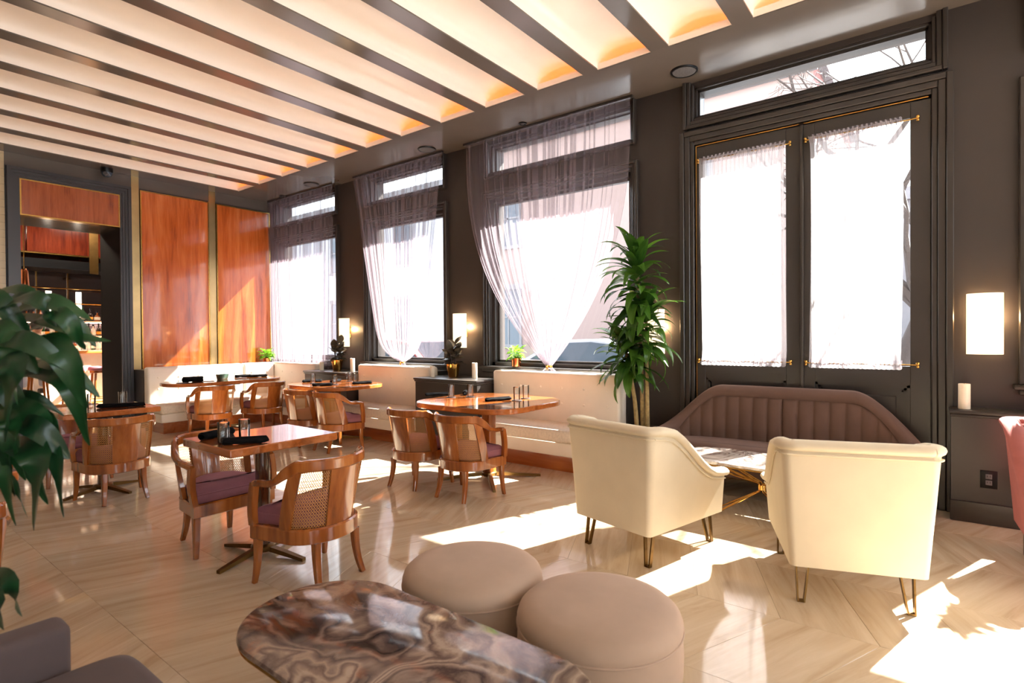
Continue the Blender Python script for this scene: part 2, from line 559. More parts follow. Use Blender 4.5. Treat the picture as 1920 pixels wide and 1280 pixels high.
def structure(name, loc=(0, 0, 0)):
    o = bpy.data.objects.new(name, None)
    COL.objects.link(o)
    o.location = loc
    o['kind'] = 'structure'
    return o

KIDS = {}
def dup(root, loc, rz, label, group=None, scale=None):
    r = root.copy(); COL.objects.link(r)
    r.location = loc; r.rotation_euler = (0, 0, rz)
    r['label'] = label
    if group: r['group'] = group
    if scale: r.scale = (scale,) * 3
    if root.name not in KIDS:
        KIDS[root.name] = [(c, list(c.children)) for c in root.children]
    for ch, gs in KIDS[root.name]:
        c = ch.copy(); COL.objects.link(c); c.parent = r
        for g in gs:
            d = g.copy(); COL.objects.link(d); d.parent = c
    return r

def crom(pts, n=8, closed=False):
    P = [Vector(p) for p in pts]
    out = []
    m = len(P)
    for i in range(m if closed else m - 1):
        if closed:
            a, b, c, d = P[i - 1], P[i], P[(i + 1) % m], P[(i + 2) % m]
        else:
            a, b, c, d = P[max(i - 1, 0)], P[i], P[i + 1], P[min(i + 2, m - 1)]
        for k in range(n):
            t = k / n
            out.append(0.5 * ((2 * b) + (c - a) * t + (2 * a - 5 * b + 4 * c - d) * t * t + (3 * b - a - 3 * c + d) * t ** 3))
    if not closed:
        out.append(P[-1].copy())
    return out

def rrect(x0, x1, y0, y1, r, n=6):
    out = []
    for cx, cy, a0 in ((x1 - r, y1 - r, 0), (x0 + r, y1 - r, 90), (x0 + r, y0 + r, 180), (x1 - r, y0 + r, 270)):
        for k in range(n + 1):
            a = radians(a0 + 90 * k / n)
            out.append((cx + r * cos(a), cy + r * sin(a)))
    return out

def lerp(a, b, t):
    return a + (b - a) * t
def sm(t):
    t = max(0, min(1, t)); return t * t * (3 - 2 * t)
# ------------------------------------------------------------------ room shell
WX, FY, CZ = 5.40, 9.68, 3.83
X0, Y0 = -4.6, -4.6

def visible(p):
    d = Vector(p) - CAM
    z = d.dot(f_)
    if z < 0.4: return False
    x = 960 + 1034.6 * d.dot(r2) / z; y = 640 - 1034.6 * d.dot(u2) / z
    return -120 < x < 2040 and -120 < y < 1400

floor = structure('floor')
MB().box(X0, 5.7, Y0, 15.2, -0.2, -0.004).build('grout_bed', M['grout'], floor, False)
CW, SL, TH, VX, VY = 0.645, 0.42, 0.40, 4.165, -0.206
def tile_geo(up, ox=0, oy=0):
    g = 0.0004; b = 0.0011
    q = [(g, 0), (CW - g, 0), (CW - g, TH), (g, TH)]
    vs = []
    for ins, z in ((0, -0.012), (0, -b), (b, 0)):
        for i, (x, y) in enumerate(q):
            x2 = x + (ins if i in (0, 3) else -ins)
            y2 = y + g + (ins if i in (0, 1) else -ins - 2 * g)
            sh = SL * x2 if up else SL * (CW - x2)
            vs.append((ox + x2, oy + y2 + sh, z))
    fs = [(8, 9, 10, 11)]
    for l in (0, 4):
        for i in range(4):
            fs.append((l + i, l + (i + 1) % 4, l + 4 + (i + 1) % 4, l + 4 + i))
    return vs, fs
def tile_uv(me, rot, off=None):
    uv = me.uv_layers.new(name='UVMap')
    for lp in me.loops:
        x, y, z = me.vertices[lp.vertex_index].co
        uv.data[lp.index].uv = (x * cos(rot) + y * sin(rot), -x * sin(rot) + y * cos(rot))
tile_me = []
for up in (True, False):
    me = bpy.data.meshes.new('tile')
    v, f = tile_geo(up); me.from_pydata(v, [], f); me.update()
    me.materials.append(M['travertine'])
    tile_uv(me, atan2(SL, 1) * (1 if up else -1))
    tile_me.append(me)
spots = []
for i in range(-14, 3):
    up = i % 2 == 0
    for j in range(-13, 42):
        ox = VX + i * CW; oy = VY + j * TH
        if ox > 5.5 or oy + 0.3 > 15 or ox < X0 - .3: continue
        c = (ox + CW / 2, oy + TH / 2 + SL * CW / 2, 0)
        spots.append(((Vector(c) - CAM).length, visible(c), ox, oy, up))
spots.sort()
rest = {True: MB(), False: MB()}
n_t = 0
for d, vis, ox, oy, up in spots:
    if vis and n_t < 290:
        n_t += 1
        link('tile', tile_me[0 if up else 1], floor, loc=(ox, oy, 0))
    else:
        v, f = tile_geo(up, ox, oy); rest[up].add(v, f)
for up in rest:
    me = bpy.data.meshes.new('tile_field'); me.from_pydata(rest[up].v, [], rest[up].f); me.update()
    me.materials.append(M['travertine']); tile_uv(me, atan2(SL, 1) * (1 if up else -1))
    o = link('tile_field', me, floor); o['kind'] = 'stuff'

# ceiling: soffit border, beams, barrel vaults with a lit end
ceil = structure('ceiling')
FEDGE, PITCH_C, CWID, CXE = 9.31, 0.6815, 0.52, 4.58
sf = MB()
sf.box(CXE + .165, 5.7, Y0, FY + 0.05, CZ, CZ + 0.12)
sf.box(CXE, CXE + .165, Y0, FY + 0.05, CZ, CZ + 0.008)
sf.box(CXE, CXE + .165, FEDGE, FY + 0.05, CZ + .008, CZ + 0.12)
sf.box(X0, CXE, FEDGE, FY + 0.05, CZ, CZ + 0.12)
sf.build('soffit', M['soffit'], ceil, False)
MB().box(X0, 5.7, Y0, FY + .05, CZ + 0.36, CZ + 0.5).build('ceiling_slab', M['white_wall'], ceil, False)
def vault_mesh():
    mb = MB()
    R = 0.15
    def g(u, v):
        a = pi * v
        return (lerp(X0, CXE + 0.16, u), -CWID / 2 + CWID * (1 - cos(a)) / 2 if False else -cos(a) * CWID / 2, 0.012 + R * sin(a) ** 0.8)
    mb.grid(g, 2, 17)
    # end wall of the vault behind the lip
    ring = [(CXE + 0.16, -cos(pi * k / 16) * CWID / 2, 0.012 + R * sin(pi * k / 16) ** 0.8) for k in range(17)]
    mb.add(ring, [tuple(range(17))])
    return mb.mesh('vault', M['vault'], True, 50)
vm = vault_mesh()
lipm = MB().box(CXE - 0.004, CXE + 0.012, -CWID / 2, CWID / 2, 0.0, 0.055).mesh('vault_lip', M['lip'], False)
edge = MB().box(X0, CXE, -0.004, 0.0, -0.001, 0.02).mesh('vault_edge', M['lip'], False)
ledm = MB().box(CXE + 0.05, CXE + 0.075, -CWID / 2 + .05, CWID / 2 - .05, 0.02, 0.035).mesh('light_strip', M['led'], False)
trough = MB().box(CXE + 0.012, CXE + 0.16, -CWID / 2, CWID / 2, 0.009, 0.016).mesh('light_trough', M['lip'], False)
beamm = MB().box(X0, CXE, -PITCH_C + CWID / 2, -CWID / 2, 0.0, 0.20).box(CXE, CXE + .164, -PITCH_C + CWID / 2, -CWID / 2, 0.009, 0.20).mesh('beam', M['soffit'], False)
for k in range(20):
    yc = FEDGE - k * PITCH_C - CWID / 2
    if yc < Y0: break
    link('vault', vm, ceil, loc=(0, yc, CZ))
    link('vault_lip', lipm, ceil, loc=(0, yc, CZ))
    link('light_strip', ledm, ceil, loc=(0, yc, CZ))
    link('light_trough', trough, ceil, loc=(0, yc, CZ))
    link('beam', beamm, ceil, loc=(0, yc, CZ))

# window wall
OPEN = [(-4.2, -3.2, 0.98), (-2.72, -0.56, 0.98), (0.03, 1.88, 0.0), (2.55, 4.50, 0.99), (5.31, 6.92, 0.99), (7.75, 9.55, 0.99), (10.9, 14.2, 0.95)]
wr = MB(); last = Y0
for a, b, sz in OPEN:
    wr.box(WX, 5.70, last, a, 0, CZ + .1); wr.box(WX, 5.70, a, b, 3.78, CZ + .1)
    if sz > 0: wr.box(WX, 5.70, a, b, 0, sz)
    last = b
wr.box(WX, 5.70, last, 15.2, 0, CZ + .1)
wall_r = structure('wall_right')
wr.build('wall_paint', M['wall'], wall_r, False)

def steps(y0, y1, z0, z1, w, sides='LTR', prof=((0, .34, .055), (.34, .72, .038), (.72, 1.0, .022))):
    """moulded casing around an opening in the window wall; y0..y1, z0..z1 is the inner edge."""
    mb = MB()
    for a, b, d in prof:
        # from the outer edge inwards
        o0, o1 = w * (1 - a), w * (1 - b)
        if 'L' in sides: mb.box(WX - d, WX + .01, y1 + o1, y1 + o0, z0 - (o0 if 'B' in sides else 0), z1 + o0, .006, 1)
        if 'R' in sides: mb.box(WX - d, WX + .01, y0 - o0, y0 - o1, z0 - (o0 if 'B' in sides else 0), z1 + o0, .006, 1)
        if 'T' in sides: mb.box(WX - d - .0008, WX + .01, y0 - o1, y1 + o1, z1 + o1, z1 + o0, .006, 1)
        if 'B' in sides: mb.box(WX - d - .0008, WX + .01, y0 - o1, y1 + o1, z0 - o0, z0 - o1, .006, 1)
    return mb

wins = [('window_1', 7.75, 9.55), ('window_2', 5.31, 6.92), ('window_3', 2.55, 4.50), ('window_4', -2.72, -0.56)]
for nm, a, b in wins:
    w = structure(nm)
    steps(a, b, 0.99, 3.10, .09, 'LTR').build('casing', M['trim'], w, False)
    steps(a, b, 3.42, 3.775, .06, 'LRB').build('transom_casing', M['trim'], w, False)
    fr = MB()
    for x0, x1, t in ((5.44, 5.58, .045), (5.50, 5.56, .075)):
        fr.box(x0, x1, a, a + t, .99, 3.10); fr.box(x0, x1, b - t, b, .99, 3.10)
        fr.box(x0, x1, a, b, .99, .99 + t); fr.box(x0, x1, a, b, 3.10 - t, 3.10)
        fr.box(x0, x1, a, a + t * .6, 3.42, 3.78); fr.box(x0, x1, b - t * .6, b, 3.42, 3.78)
        fr.box(x0, x1, a, b, 3.42, 3.42 + t * .6); fr.box(x0, x1, a, b, 3.78 - t * .6, 3.78)
    fr.build('frame', M['trim'], w, False)
    MB().box(5.40, 5.62, a, b, 3.10, 3.42).build('transom_bar', M['trim'], w, False)
    MB().box(5.525, 5.531, a + .02, b - .02, 1.01, 3.08).build('pane', M['glass'], w, False)
    MB().box(5.525, 5.531, a + .02, b - .02, 3.44, 3.76).build('pane', M['glass'], w, False)
    MB().box(5.30, 5.50, a - .12, b + .12, .955, .99, .008, 2).build('sill', M['trim'], w, True)
    MB().box(5.33, 5.42, a - .09, b + .09, .915, .956, .012, 2).build('apron', M['trim'], w, True)
w = structure('window_5')
fr = MB()
for yy in (10.9, 11.7, 12.5, 13.3, 14.12):
    fr.box(5.48, 5.56, yy, yy + .08, .95, 3.78)
fr.box(5.48, 5.56, 10.9, 14.2, .95, 1.03); fr.box(5.48, 5.56, 10.9, 14.2, 3.0, 3.08)
fr.build('frame', M['trim'], w, False)
MB().box(5.52, 5.526, 10.9, 14.2, .95, 3.78).build('pane', M['glass'], w, False)

# double door to the street, with transom
d = structure('door_1')
steps(.03, 1.88, 0, 3.215, .135, 'LTR').build('casing', M['trim'], d, False)
steps(.03, 1.88, 3.475, 3.775, .10, 'LRB').build('transom_casing', M['trim'], d, False)
fr = MB()
for x0, x1, t in ((5.41, 5.6, .02), (5.45, 5.5, .04)):
    fr.box(x0, x1, .03, .03 + t, 3.475, 3.78); fr.box(x0, x1, 1.88 - t, 1.88, 3.475, 3.78)
    fr.box(x0, x1, .03, 1.88, 3.475, 3.475 + t); fr.box(x0, x1, .03, 1.88, 3.78 - t, 3.78)
fr.build('transom_frame', M['trim'], d, False)
MB().box(5.39, 5.68, .03, 1.88, 3.215, 3.475).build('transom_bar', M['trim'], d, False)
MB().box(5.47, 5.475, .05, 1.86, 3.49, 3.765).build('pane', M['glass'], d, False)
MB().box(5.452, 5.52, .03, .10, .0, 3.215).box(5.452, 5.52, 1.81, 1.88, .0, 3.215).box(5.452, 5.52, .10, 1.81, 3.14, 3.215).box(5.452, 5.52, .90, .97, 0, 3.14).build('door_stop', M['trim'], d, False)
gs = MB().box(5.386, 5.392, .05, .918, 3.196, 3.202).box(5.386, 5.392, .958, 1.86, 3.196, 3.202).box(5.386, 5.392, 1.856, 1.862, .02, 3.2)
gs.build('brass_strip', M['brass'], d, False)
for a, b, pa, pb in ((.034, .925, .165, .835), (.945, 1.872, 1.065, 1.78)):
    lf = MB()
    lf.box(5.40, 5.45, a, pa, .01, 3.19, .003, 1); lf.box(5.40, 5.45, pb, b, .01, 3.19, .003, 1)
    lf.box(5.40, 5.45, pa, pb, 3.065, 3.19); lf.box(5.40, 5.45, pa, pb, .95, 1.10)
    lf.box(5.40, 5.45, pa, pb, .01, .2); lf.box(5.425, 5.45, pa, pb, .2, .95)
    o = lf.build('door_leaf', M['trim'], d, True, 20)
    pm = MB()
    for k, (ins, dx) in enumerate(((0, .0), (.02, .012), (.035, .02))):
        pm.box(5.402 + dx, 5.43, pa + ins, pb - ins, .2 + ins, .2 + ins + .022); pm.box(5.402 + dx, 5.43, pa + ins, pb - ins, .95 - ins - .022, .95 - ins)
        pm.box(5.402 + dx, 5.43, pa + ins, pa + ins + .022, .2 + ins, .95 - ins); pm.box(5.402 + dx, 5.43, pb - ins - .022, pb - ins, .2 + ins, .95 - ins)
    pm.box(5.412, 5.43, pa + .09, pb - .09, .29, .86, .01, 1)
    pm.build('panel', M['trim'], o, False)
    MB().box(5.43, 5.436, pa - .01, pb + .01, 1.09, 3.07).build('pane', M['glass'], o, False)
MB().box(5.39, 5.60, .03, 1.88, -.003, .014, .003, 1).build('threshold', M['brass_old'], d)
MB().box(5.37, 5.40, .921, .949, .01, 3.19, .008, 2).build('astragal', M['trim'], d, True)

# low skirting between door and ledge, and elsewhere along the window wall
MB().box(5.37, 5.40, 2.02, 2.45, 0, .2, .01, 2).build('baseboard_right', M['trim'], None)['kind'] = 'structure'

# exterior ledge over the windows (its underside shows through the transom)
ov = structure('roof_overhang')
MB().box(5.70, 5.98, Y0, 15.2, 3.93, 4.15).build('overhang_board', M['stone'], ov, False)
MB().box(5.70, 5.80, Y0, 15.2, 3.87, 3.93).build('overhang_bed', M['stone'], ov, False)

# far wall with doorway, rosewood panels and brass pilasters
wf = structure('wall_far')
mb = MB()
mb.box(X0, 1.79, FY, FY + .87, 0, CZ + .1); mb.box(3.045, 5.70, FY, FY + .87, 0, CZ + .1)
mb.box(1.79, 3.045, FY, FY + .87, 3.50, CZ + .1)
mb.build('wall_paint', M['wall'], wf, False)
MB().box(1.70, 5.40, FY - .014, FY, 3.66, CZ).build('frieze', M['soffit'], wf, False)
def wallpanel(x0, x1, z0, z1, mat):
    o = MB().box(x0, x1, FY - .03, FY, z0, z1).build('wall_panel', mat, wf, False)
    t = .016
    fr = MB().box(x0 - t, x0, FY - .038, FY, z0 - t, z1 + t).box(x1, x1 + t, FY - .038, FY, z0 - t, z1 + t)
    fr.box(x0, x1, FY - .038, FY, z1, z1 + t).box(x0, x1, FY - .038, FY, z0 - t, z0)
    fr.build('brass_frame', M['brass'], o, False)
wallpanel(3.262, 4.232, .12, 3.62, M['panel_wood'])
wallpanel(4.386, 5.30, .12, 3.62, M['panel_wood'])
for x0, x1 in ((3.135, 3.235), (4.258, 4.362), (5.325, 5.40)):
    MB().box(x0, x1, FY - .02, FY, 0, CZ).build('pilaster', M['pilaster'] if x0 < 5.3 else M['far_trim'], wf, False)
tl = MB().box(0, .69, -.012, 0, .003, .098, .002, 1).mesh('wall_tile', M['wall_tile'], False)
for r in range(39):
    for q in range(2):
        link('wall_tile', tl, wf, loc=(1.01 - q * .695 - (0.0), FY, r * .1))
MB().box(-4.6, 1.70, FY - .002, FY, 0, 3.83).build('tile_backing', M['wall_tile'], wf, False)
d2 = structure('door_2')
cs = MB()
for a, b, dd in ((0, .3, .07), (.3, .55, .05), (.55, .8, .035), (.8, 1, .02)):
    W_ = .135
    o0, o1 = W_ * (1 - a), W_ * (1 - b)
    cs.box(1.85 - o0, 1.85 - o1, FY - dd, FY, 0, 3.515 + o0); cs.box(2.985 + o1, 2.985 + o0, FY - dd, FY, 0, 3.515 + o0)
    cs.box(1.85 - o1, 2.985 + o1, FY - dd - .0006, FY, 3.515 + o1, 3.515 + o0)
cs.build('casing', M['far_trim'], d2, False)
tp = MB().box(1.865, 2.97, FY - .012, FY + .1, 3.045, 3.50).build('transom_panel', M['panel_wood_x'], d2, False)
t = .016
MB().box(1.85, 1.866, FY - .02, FY + .1, 3.03, 3.515).box(2.969, 2.985, FY - .02, FY + .1, 3.03, 3.515).box(1.866, 2.969, FY - .02, FY + .1, 3.499, 3.515).box(1.866, 2.969, FY - .02, FY + .1, 3.03, 3.046).build('brass_frame', M['brass'], tp, False)
MB().box(1.85, 2.985, FY + .1, FY + .87, 3.03, 3.515).build('header', M['soffit'], d2, False)
MB().box(2.985, 3.045, FY + .001, FY + .87, 0, 3.51).box(1.79, 1.85, FY + .001, FY + .87, 0, 3.51).build('jamb', M['jamb'], d2, False)

# walls behind and beside the camera
wl = structure('wall_left'); MB().box(X0 - .2, X0, Y0, FY + .87, 0, CZ + .3).build('wall_paint', M['white_wall'], wl, False)
wb = structure('wall_back'); mb = MB(); last = X0 - .2
for k, (a, b) in enumerate(((-4.0, -2.2), (-1.6, .2), (.8, 2.6), (3.2, 4.9))):
    mb.box(last, a, Y0 - .2, Y0, 0, CZ + .3); mb.box(a, b, Y0 - .2, Y0, 0, .9); mb.box(a, b, Y0 - .2, Y0, 3.5, CZ + .3); last = b
    w = structure('window_%d' % (6 + k))
    fr = MB().box(a, a + .07, Y0 - .14, Y0 - .06, .9, 3.5).box(b - .07, b, Y0 - .14, Y0 - .06, .9, 3.5).box(a, b, Y0 - .14, Y0 - .06, .9, .97).box(a, b, Y0 - .14, Y0 - .06, 3.43, 3.5).box(a, b, Y0 - .14, Y0 - .06, 2.7, 2.78)
    fr.build('frame', M['trim'], w, False)
    MB().box(a + .03, b - .03, Y0 - .103, Y0 - .097, .93, 3.47).build('pane', M['glass'], w, False)
mb.box(last, 5.7, Y0 - .2, Y0, 0, CZ + .3)
mb.build('wall_paint', M['white_wall'], wb, False)

# ------------------------------------------------------------------ ceiling fittings
def speaker(loc, r, label):
    t = thing('ceiling_speaker', label, 'speaker', loc, 0, 'round speakers in the ceiling border')
    MB().lathe([(r, 0), (r, -.006), (r * .96, -.014), (r * .86, -.014), (r * .84, -.004), (0.0001, -.004)], 32).build('rim', M['black_metal'], t)
    MB().lathe([(r * .85, -.003), (r * .84, -.011), (r * .5, -.015), (0.0001, -.0165)], 32).build('grille', M['speaker_grey'], t)
speaker((5.10, 1.87, CZ), .125, 'big round ceiling speaker with grey grille above the street door')
speaker((5.10, 5.31, CZ), .12, 'round ceiling speaker between the second and third curtain')
speaker((5.10, 7.97, CZ), .12, 'round ceiling speaker nearest the wood panelled end wall')
def downlight(loc, label):
    t = thing('downlight', label, 'light', loc, 0, 'small black downlights')
    MB().lathe([(.048, 0), (.048, -.012), (.036, -.012), (.03, 0.0), (0.0001, 0.0)], 24).build('trim_ring', M['black_metal'], t)
    MB().lathe([(.03, -.001), (.024, -.009), (0.0001, -.012)], 20).build('lens', M['pot_dark'], t)
downlight((5.18, 3.805, CZ), 'small black downlight above the largest tied curtain')
downlight((5.21, 9.03, CZ), 'small black downlight in the far corner above the straight curtain')
t = thing('security_camera', 'dark dome security camera hanging above the bar doorway', 'camera', (2.78, 9.5, CZ))
MB().lathe([(.075, 0), (.075, -.05), (.07, -.062), (.066, -.062)], 28).build('housing', M['black_metal'], t)
MB().lathe([(.066, -.06), (.064, -.085), (.05, -.113), (.026, -.127), (0.0001, -.131)], 28).build('dome', M['car_glass'], t)
MB().lathe([(.028, 0), (.028, .018), (.018, .02), (.0001, .016)], 20).xf(Matrix.Translation((-.03, -.052, -.095)) @ Euler((radians(68), 0, radians(-25))).to_matrix().to_4x4()).build('lens', M['speaker_grey'], t)
t = thing('smoke_detector', 'white round smoke detector inside a ceiling vault', 'detector', (3.9, 3.345, CZ + .156))
MB().lathe([(.055, 0.01), (.055, -.012), (.046, -.024), (.02, -.03), (0.0001, -.031)], 28).build('housing', M['white_plastic'], t)
MB().lathe([(.047, -.018), (.0485, -.021), (.047, -.0245)], 28).build('vent_ring', M['speaker_grey'], t)

# ------------------------------------------------------------------ wall sconces
def sconce_parts(t):
    def g(u, v):
        a = -pi * .53 + 2 * pi * .53 * u
        return (-.085 * cos(a) + .02, .105 * sin(a), -.222 + .444 * v)
    sh = MB().grid(g, 25, 2)
    def gi(u, v):
        p = g(u, v); return (p[0] * .94 + .001, p[1] * .94, p[2])
    sh.grid(gi, 25, 2)
    sh.build('shade', M['lamp_shade'], t)
    MB().box(.082, .108, -.03, .03, -.09, .09, .006, 2).build('back_plate', M['gold'], t)
    ar = MB().tube([(.09, 0, .03), (.03, 0, .03)], .012, 10).tube([(.09, 0, -.05), (.03, 0, -.05)], .012, 10).tube([(.03, -.09, .03), (.03, .09, .03)], .008, 8)
    ar.tube([(.06, 0, -.05), (.06, -.08, -.05), (.05, -.08, -.05)], .009, 8).tube([(.06, -.08, -.02), (.06, -.08, -.08)], .014, 10)
    ar.build('bracket', M['gold'], t)
    MB().lathe([(.0001, -.03), (.022, -.02), (.028, .01), (.018, .04), (.0001, .05)], 14, (.0, 0, 0)).build('bulb', M['bulb'], t)
def sconce(loc, label):
    global sconce0
    if 'sconce0' not in globals():
        sconce0 = thing('wall_sconce', label, 'lamp', loc, 0, 'white glass wall sconces'); sconce_parts(sconce0); t = sconce0
    else:
        t = dup(sconce0, loc, 0, label)
    ld = bpy.data.lights.new('sconce_bulb', 'POINT'); ld.energy = 2.2; ld.color = (1, .66, .34); ld.shadow_soft_size = .03
    lo = bpy.data.objects.new('sconce_bulb', ld); COL.objects.link(lo); lo.location = (loc[0] + .055, loc[1] - .045, loc[2] + .05)
sconce((5.29, -.28, 1.43), 'lit white glass wall sconce above the pale candle right of the street door')
sconce((5.29, 2.263, 1.40), 'lit wall sconce half hidden behind the tall dracaena')
sconce((5.29, 4.937, 1.44), 'lit wall sconce between the two tied curtains')
sconce((5.29, 7.414, 1.44), 'lit wall sconce beside the straight curtain, farthest from the door')
# ------------------------------------------------------------------ sheer curtains
def pleat(u, n, amp_s, ph=0):
    return amp_s * sin(2 * pi * n * u + ph)
def tied_curtain(name, label, y_top, yg, zg, seed, nf=26, prof=None):
    rnd = random.Random(seed)
    t = thing(name, label, 'curtain', (5.27, yg, zg), 0, 'tied mauve sheer curtains')
    a, b = y_top[0] - yg, y_top[1] - yg
    H = 3.81 - zg
    ph = [rnd.uniform(0, 6.28) for _ in range(6)]
    NU, NV = nf * 9 + 1, 44
    def g(u, v):
        uu = u + .010 * sin(2 * pi * u * nf / 3.3 + ph[0]) + .006 * sin(2 * pi * u * nf / 1.7 + ph[1])
        fold = sin(2 * pi * nf * uu)
        ov = .55 / nf * sin(2 * pi * nf * uu * 1.0 + 1.2) * (0.6 + .4 * sin(7 * u + ph[2]))
        z = H * (1 - v)
        s = 1 - v
        e = prof(v)
        e = max(e, 0.0)
        w = lerp(0.028, 1.0, e)
        ytop = lerp(a, b, u + ov)
        y = ytop * w
        amp = lerp(.030, .016, v) * (1 if v < .9 else 1)
        x = amp * fold * lerp(1, .9, v) + .02 * sin(9 * u + ph[3]) * sin(pi * v) - .0 * v ** 3
        return (x, y, z)
    mb = MB().grid(g, NU, NV)
    mb.build('sheer', M['sheer'], t, True, 180)
    def tail(u, v):
        fold = sin(2 * pi * 13 * u)
        an = 2 * pi * u
        r = .024 + (.05 * sin(pi * min(v, 1) * .62)) * (1 + .25 * fold)
        return (r * cos(an) * .5 - .0, r * sin(an) * 1.25, -.105 * v - .004 * fold)
    MB().grid(tail, 105, 9).build('tail', M['sheer'], t, True, 180)
    rp = []
    for k in range(28):
        an = 2 * pi * k / 14
        rp.append((.031 * cos(an), .036 * sin(an), .012 - .02 * k / 28))
    mb = MB().tube(rp, .0075, 8)
    mb.tube([(-.032, .008, 0), (-.038, .014, -.02), (-.036, .02, -.04)], [.007, .007, .004], 8).tube([(-.032, .0, 0), (-.04, -.006, -.02), (-.036, -.012, -.045)], [.007, .007, .004], 8)
    mb.sq((-.037, .004, .002), (.026, .028, .026), 1, 1, 12, 8)
    mb.build('tie_rope', M['gold'], t)
    tr = MB().box(-.015, .015, a - .03, b + .03, H - .008, H + .018).build('curtain_track', M['trim'], t, False)
    return t
tied_curtain('tied_curtain', 'largest mauve sheer curtain, tied in a cone, beside the tall dracaena', (2.50, 4.78), 3.52, 1.015, 1, 30, lambda v: 1 - v ** 2.6)
tied_curtain('tied_curtain', 'middle mauve sheer curtain, tied above the second banquette', (5.22, 7.08), 6.02, 1.0, 2, 26, lambda v: (1 - .57 * v) * (1 - v ** 22))

def straight_curtain():
    t = thing('sheer_curtain', 'straight untied mauve sheer curtain in the far corner', 'curtain', (5.27, 8.6, .80), 0)
    a, b, H = 7.70 - 8.6, 9.60 - 8.6, 3.01
    nf = 24
    def g(u, v):
        uu = u + .012 * sin(2 * pi * u * 5 + 1) + .006 * sin(2 * pi * u * 13)
        fold = sin(2 * pi * nf * uu)
        ov = .6 / nf * sin(2 * pi * nf * uu + 1.2)
        return (.034 * fold * lerp(.8, 1.1, v) + .01 * sin(6 * u + 3 * v), lerp(a, b, u + ov) * lerp(1.0, .93, v ** 2) + .03 * v * sin(5 * u), H * (1 - v))
    MB().grid(g, nf * 9 + 1, 18).build('sheer', M['sheer'], t, True, 180)
    MB().box(-.015, .015, a - .02, b + .02, H, H + .02).build('curtain_track', M['trim'], t, False)
straight_curtain()

def door_sheer(name, label, ya, yb, rod_a, rod_b, seed, slit=False):
    rnd = random.Random(seed)
    yc = (rod_a + rod_b) / 2
    t = thing(name, label, 'curtain', (5.355, yc, 1.085), 0, 'white sheers on the street door')
    H = 1.985
    a, b = ya - yc, yb - yc
    nf = 20; ph = rnd.uniform(0, 6)
    def g(u, v):
        e = min(v, 1 - v) * 2
        tight = max(0, 1 - e * 12)
        fold = sin(2 * pi * nf * u + .8 * sin(9 * u + ph))
        return (.006 * fold * (1 + tight) + .004 * sin(23 * u + 4 * v), lerp(a, b, u) + .35 * (b - a) / nf * sin(2 * pi * nf * u + 1.3) * (.4 + tight) + .012 * sin(3 * v + ph) * (1 - tight), H * (1 - v) + .012 * sin(2 * pi * nf * u) * (1 if v < .02 or v > .98 else 0))
    MB().grid(g, nf * 8 + 1, 30).build('sheer', M['sheer_white'], t, True, 180)
    # shirred heading and hem, a second layer of cloth folded over each rod
    def hd(z0):
        def g2(u, v):
            return (-.008 + .006 * sin(2 * pi * 46 * u), lerp(a, b, u), z0 + lerp(-.035, .035, v) + .004 * sin(2 * pi * 46 * u + 1))
        return g2
    MB().grid(hd(H - .03), 46 * 6, 3).build('heading', M['sheer'], t, True, 180)
    MB().grid(hd(.03), 46 * 6, 3).build('hem', M['sheer'], t, True, 180)
    for z in (H - .03, .03):
        r = MB().tube([(0, rod_a - yc, z), (0, rod_b - yc, z)], .005, 10)
        rod = r.build('curtain_rod', M['brass'], t)
        for yy in (rod_a - yc, rod_b - yc):
            f = MB().lathe([(.0001, -.014), (.012, -.008), (.014, 0), (.012, .008), (.0001, .014)], 14, (0, yy, z + .012))
            f.lathe([(.0001, -.012), (.01, -.007), (.012, 0), (.01, .007), (.0001, .012)], 14, (0, yy, z - .014)).tube([(0, yy, z), (.045, yy, z)], .006, 8)
            f.build('finial', M['brass'], rod)
door_sheer('door_sheer', 'white sheer stretched between brass rods on the left door leaf', 1.055, 1.80, 1.02, 1.83, 3)
door_sheer('door_sheer', 'white sheer stretched between brass rods on the right door leaf', .215, .865, .115, .90, 5)
# ------------------------------------------------------------------ cane-back dining chairs (front faces local +y)
def chair_surface(phi, z):
    t = max(0.0, (z - .34) / .36)
    a = lerp(.225, .262, t); b = lerp(.185, .255, t)
    return Vector((a * sin(phi), -.03 - b * cos(phi), z))
def shell_panel(p0b, p1b, p0t, p1t, zb, zt, th, nu=9, nv=9):
    mb = MB()
    def pt(u, v, off):
        z = lerp(zb, zt, v)
        phi = radians(lerp(lerp(p0b, p0t, v), lerp(p1b, p1t, v), u))
        p = chair_surface(phi, z)
        n = Vector((sin(phi), -cos(phi), -.15)).normalized()
        return p + n * off
    vs = []
    for i in range(nu):
        for j in range(nv):
            vs.append(pt(i / (nu - 1), j / (nv - 1), th / 2))
    for i in range(nu):
        for j in range(nv):
            vs.append(pt(i / (nu - 1), j / (nv - 1), -th / 2))
    N = nu * nv; fs = []
    for i in range(nu - 1):
        for j in range(nv - 1):
            a = i * nv + j
            fs.append((a, a + nv, a + nv + 1, a + 1)); fs.append((N + a, N + a + 1, N + a + nv + 1, N + a + nv))
    rim = [i * nv for i in range(nu)] + [(nu - 1) * nv + j for j in range(1, nv)] + [i * nv + nv - 1 for i in range(nu - 2, -1, -1)] + [j for j in range(nv - 2, 0, -1)]
    for k in range(len(rim)):
        a, b = rim[k], rim[(k + 1) % len(rim)]
        fs.append((a, b, N + b, N + a))
    mb.add(vs, fs)
    return mb
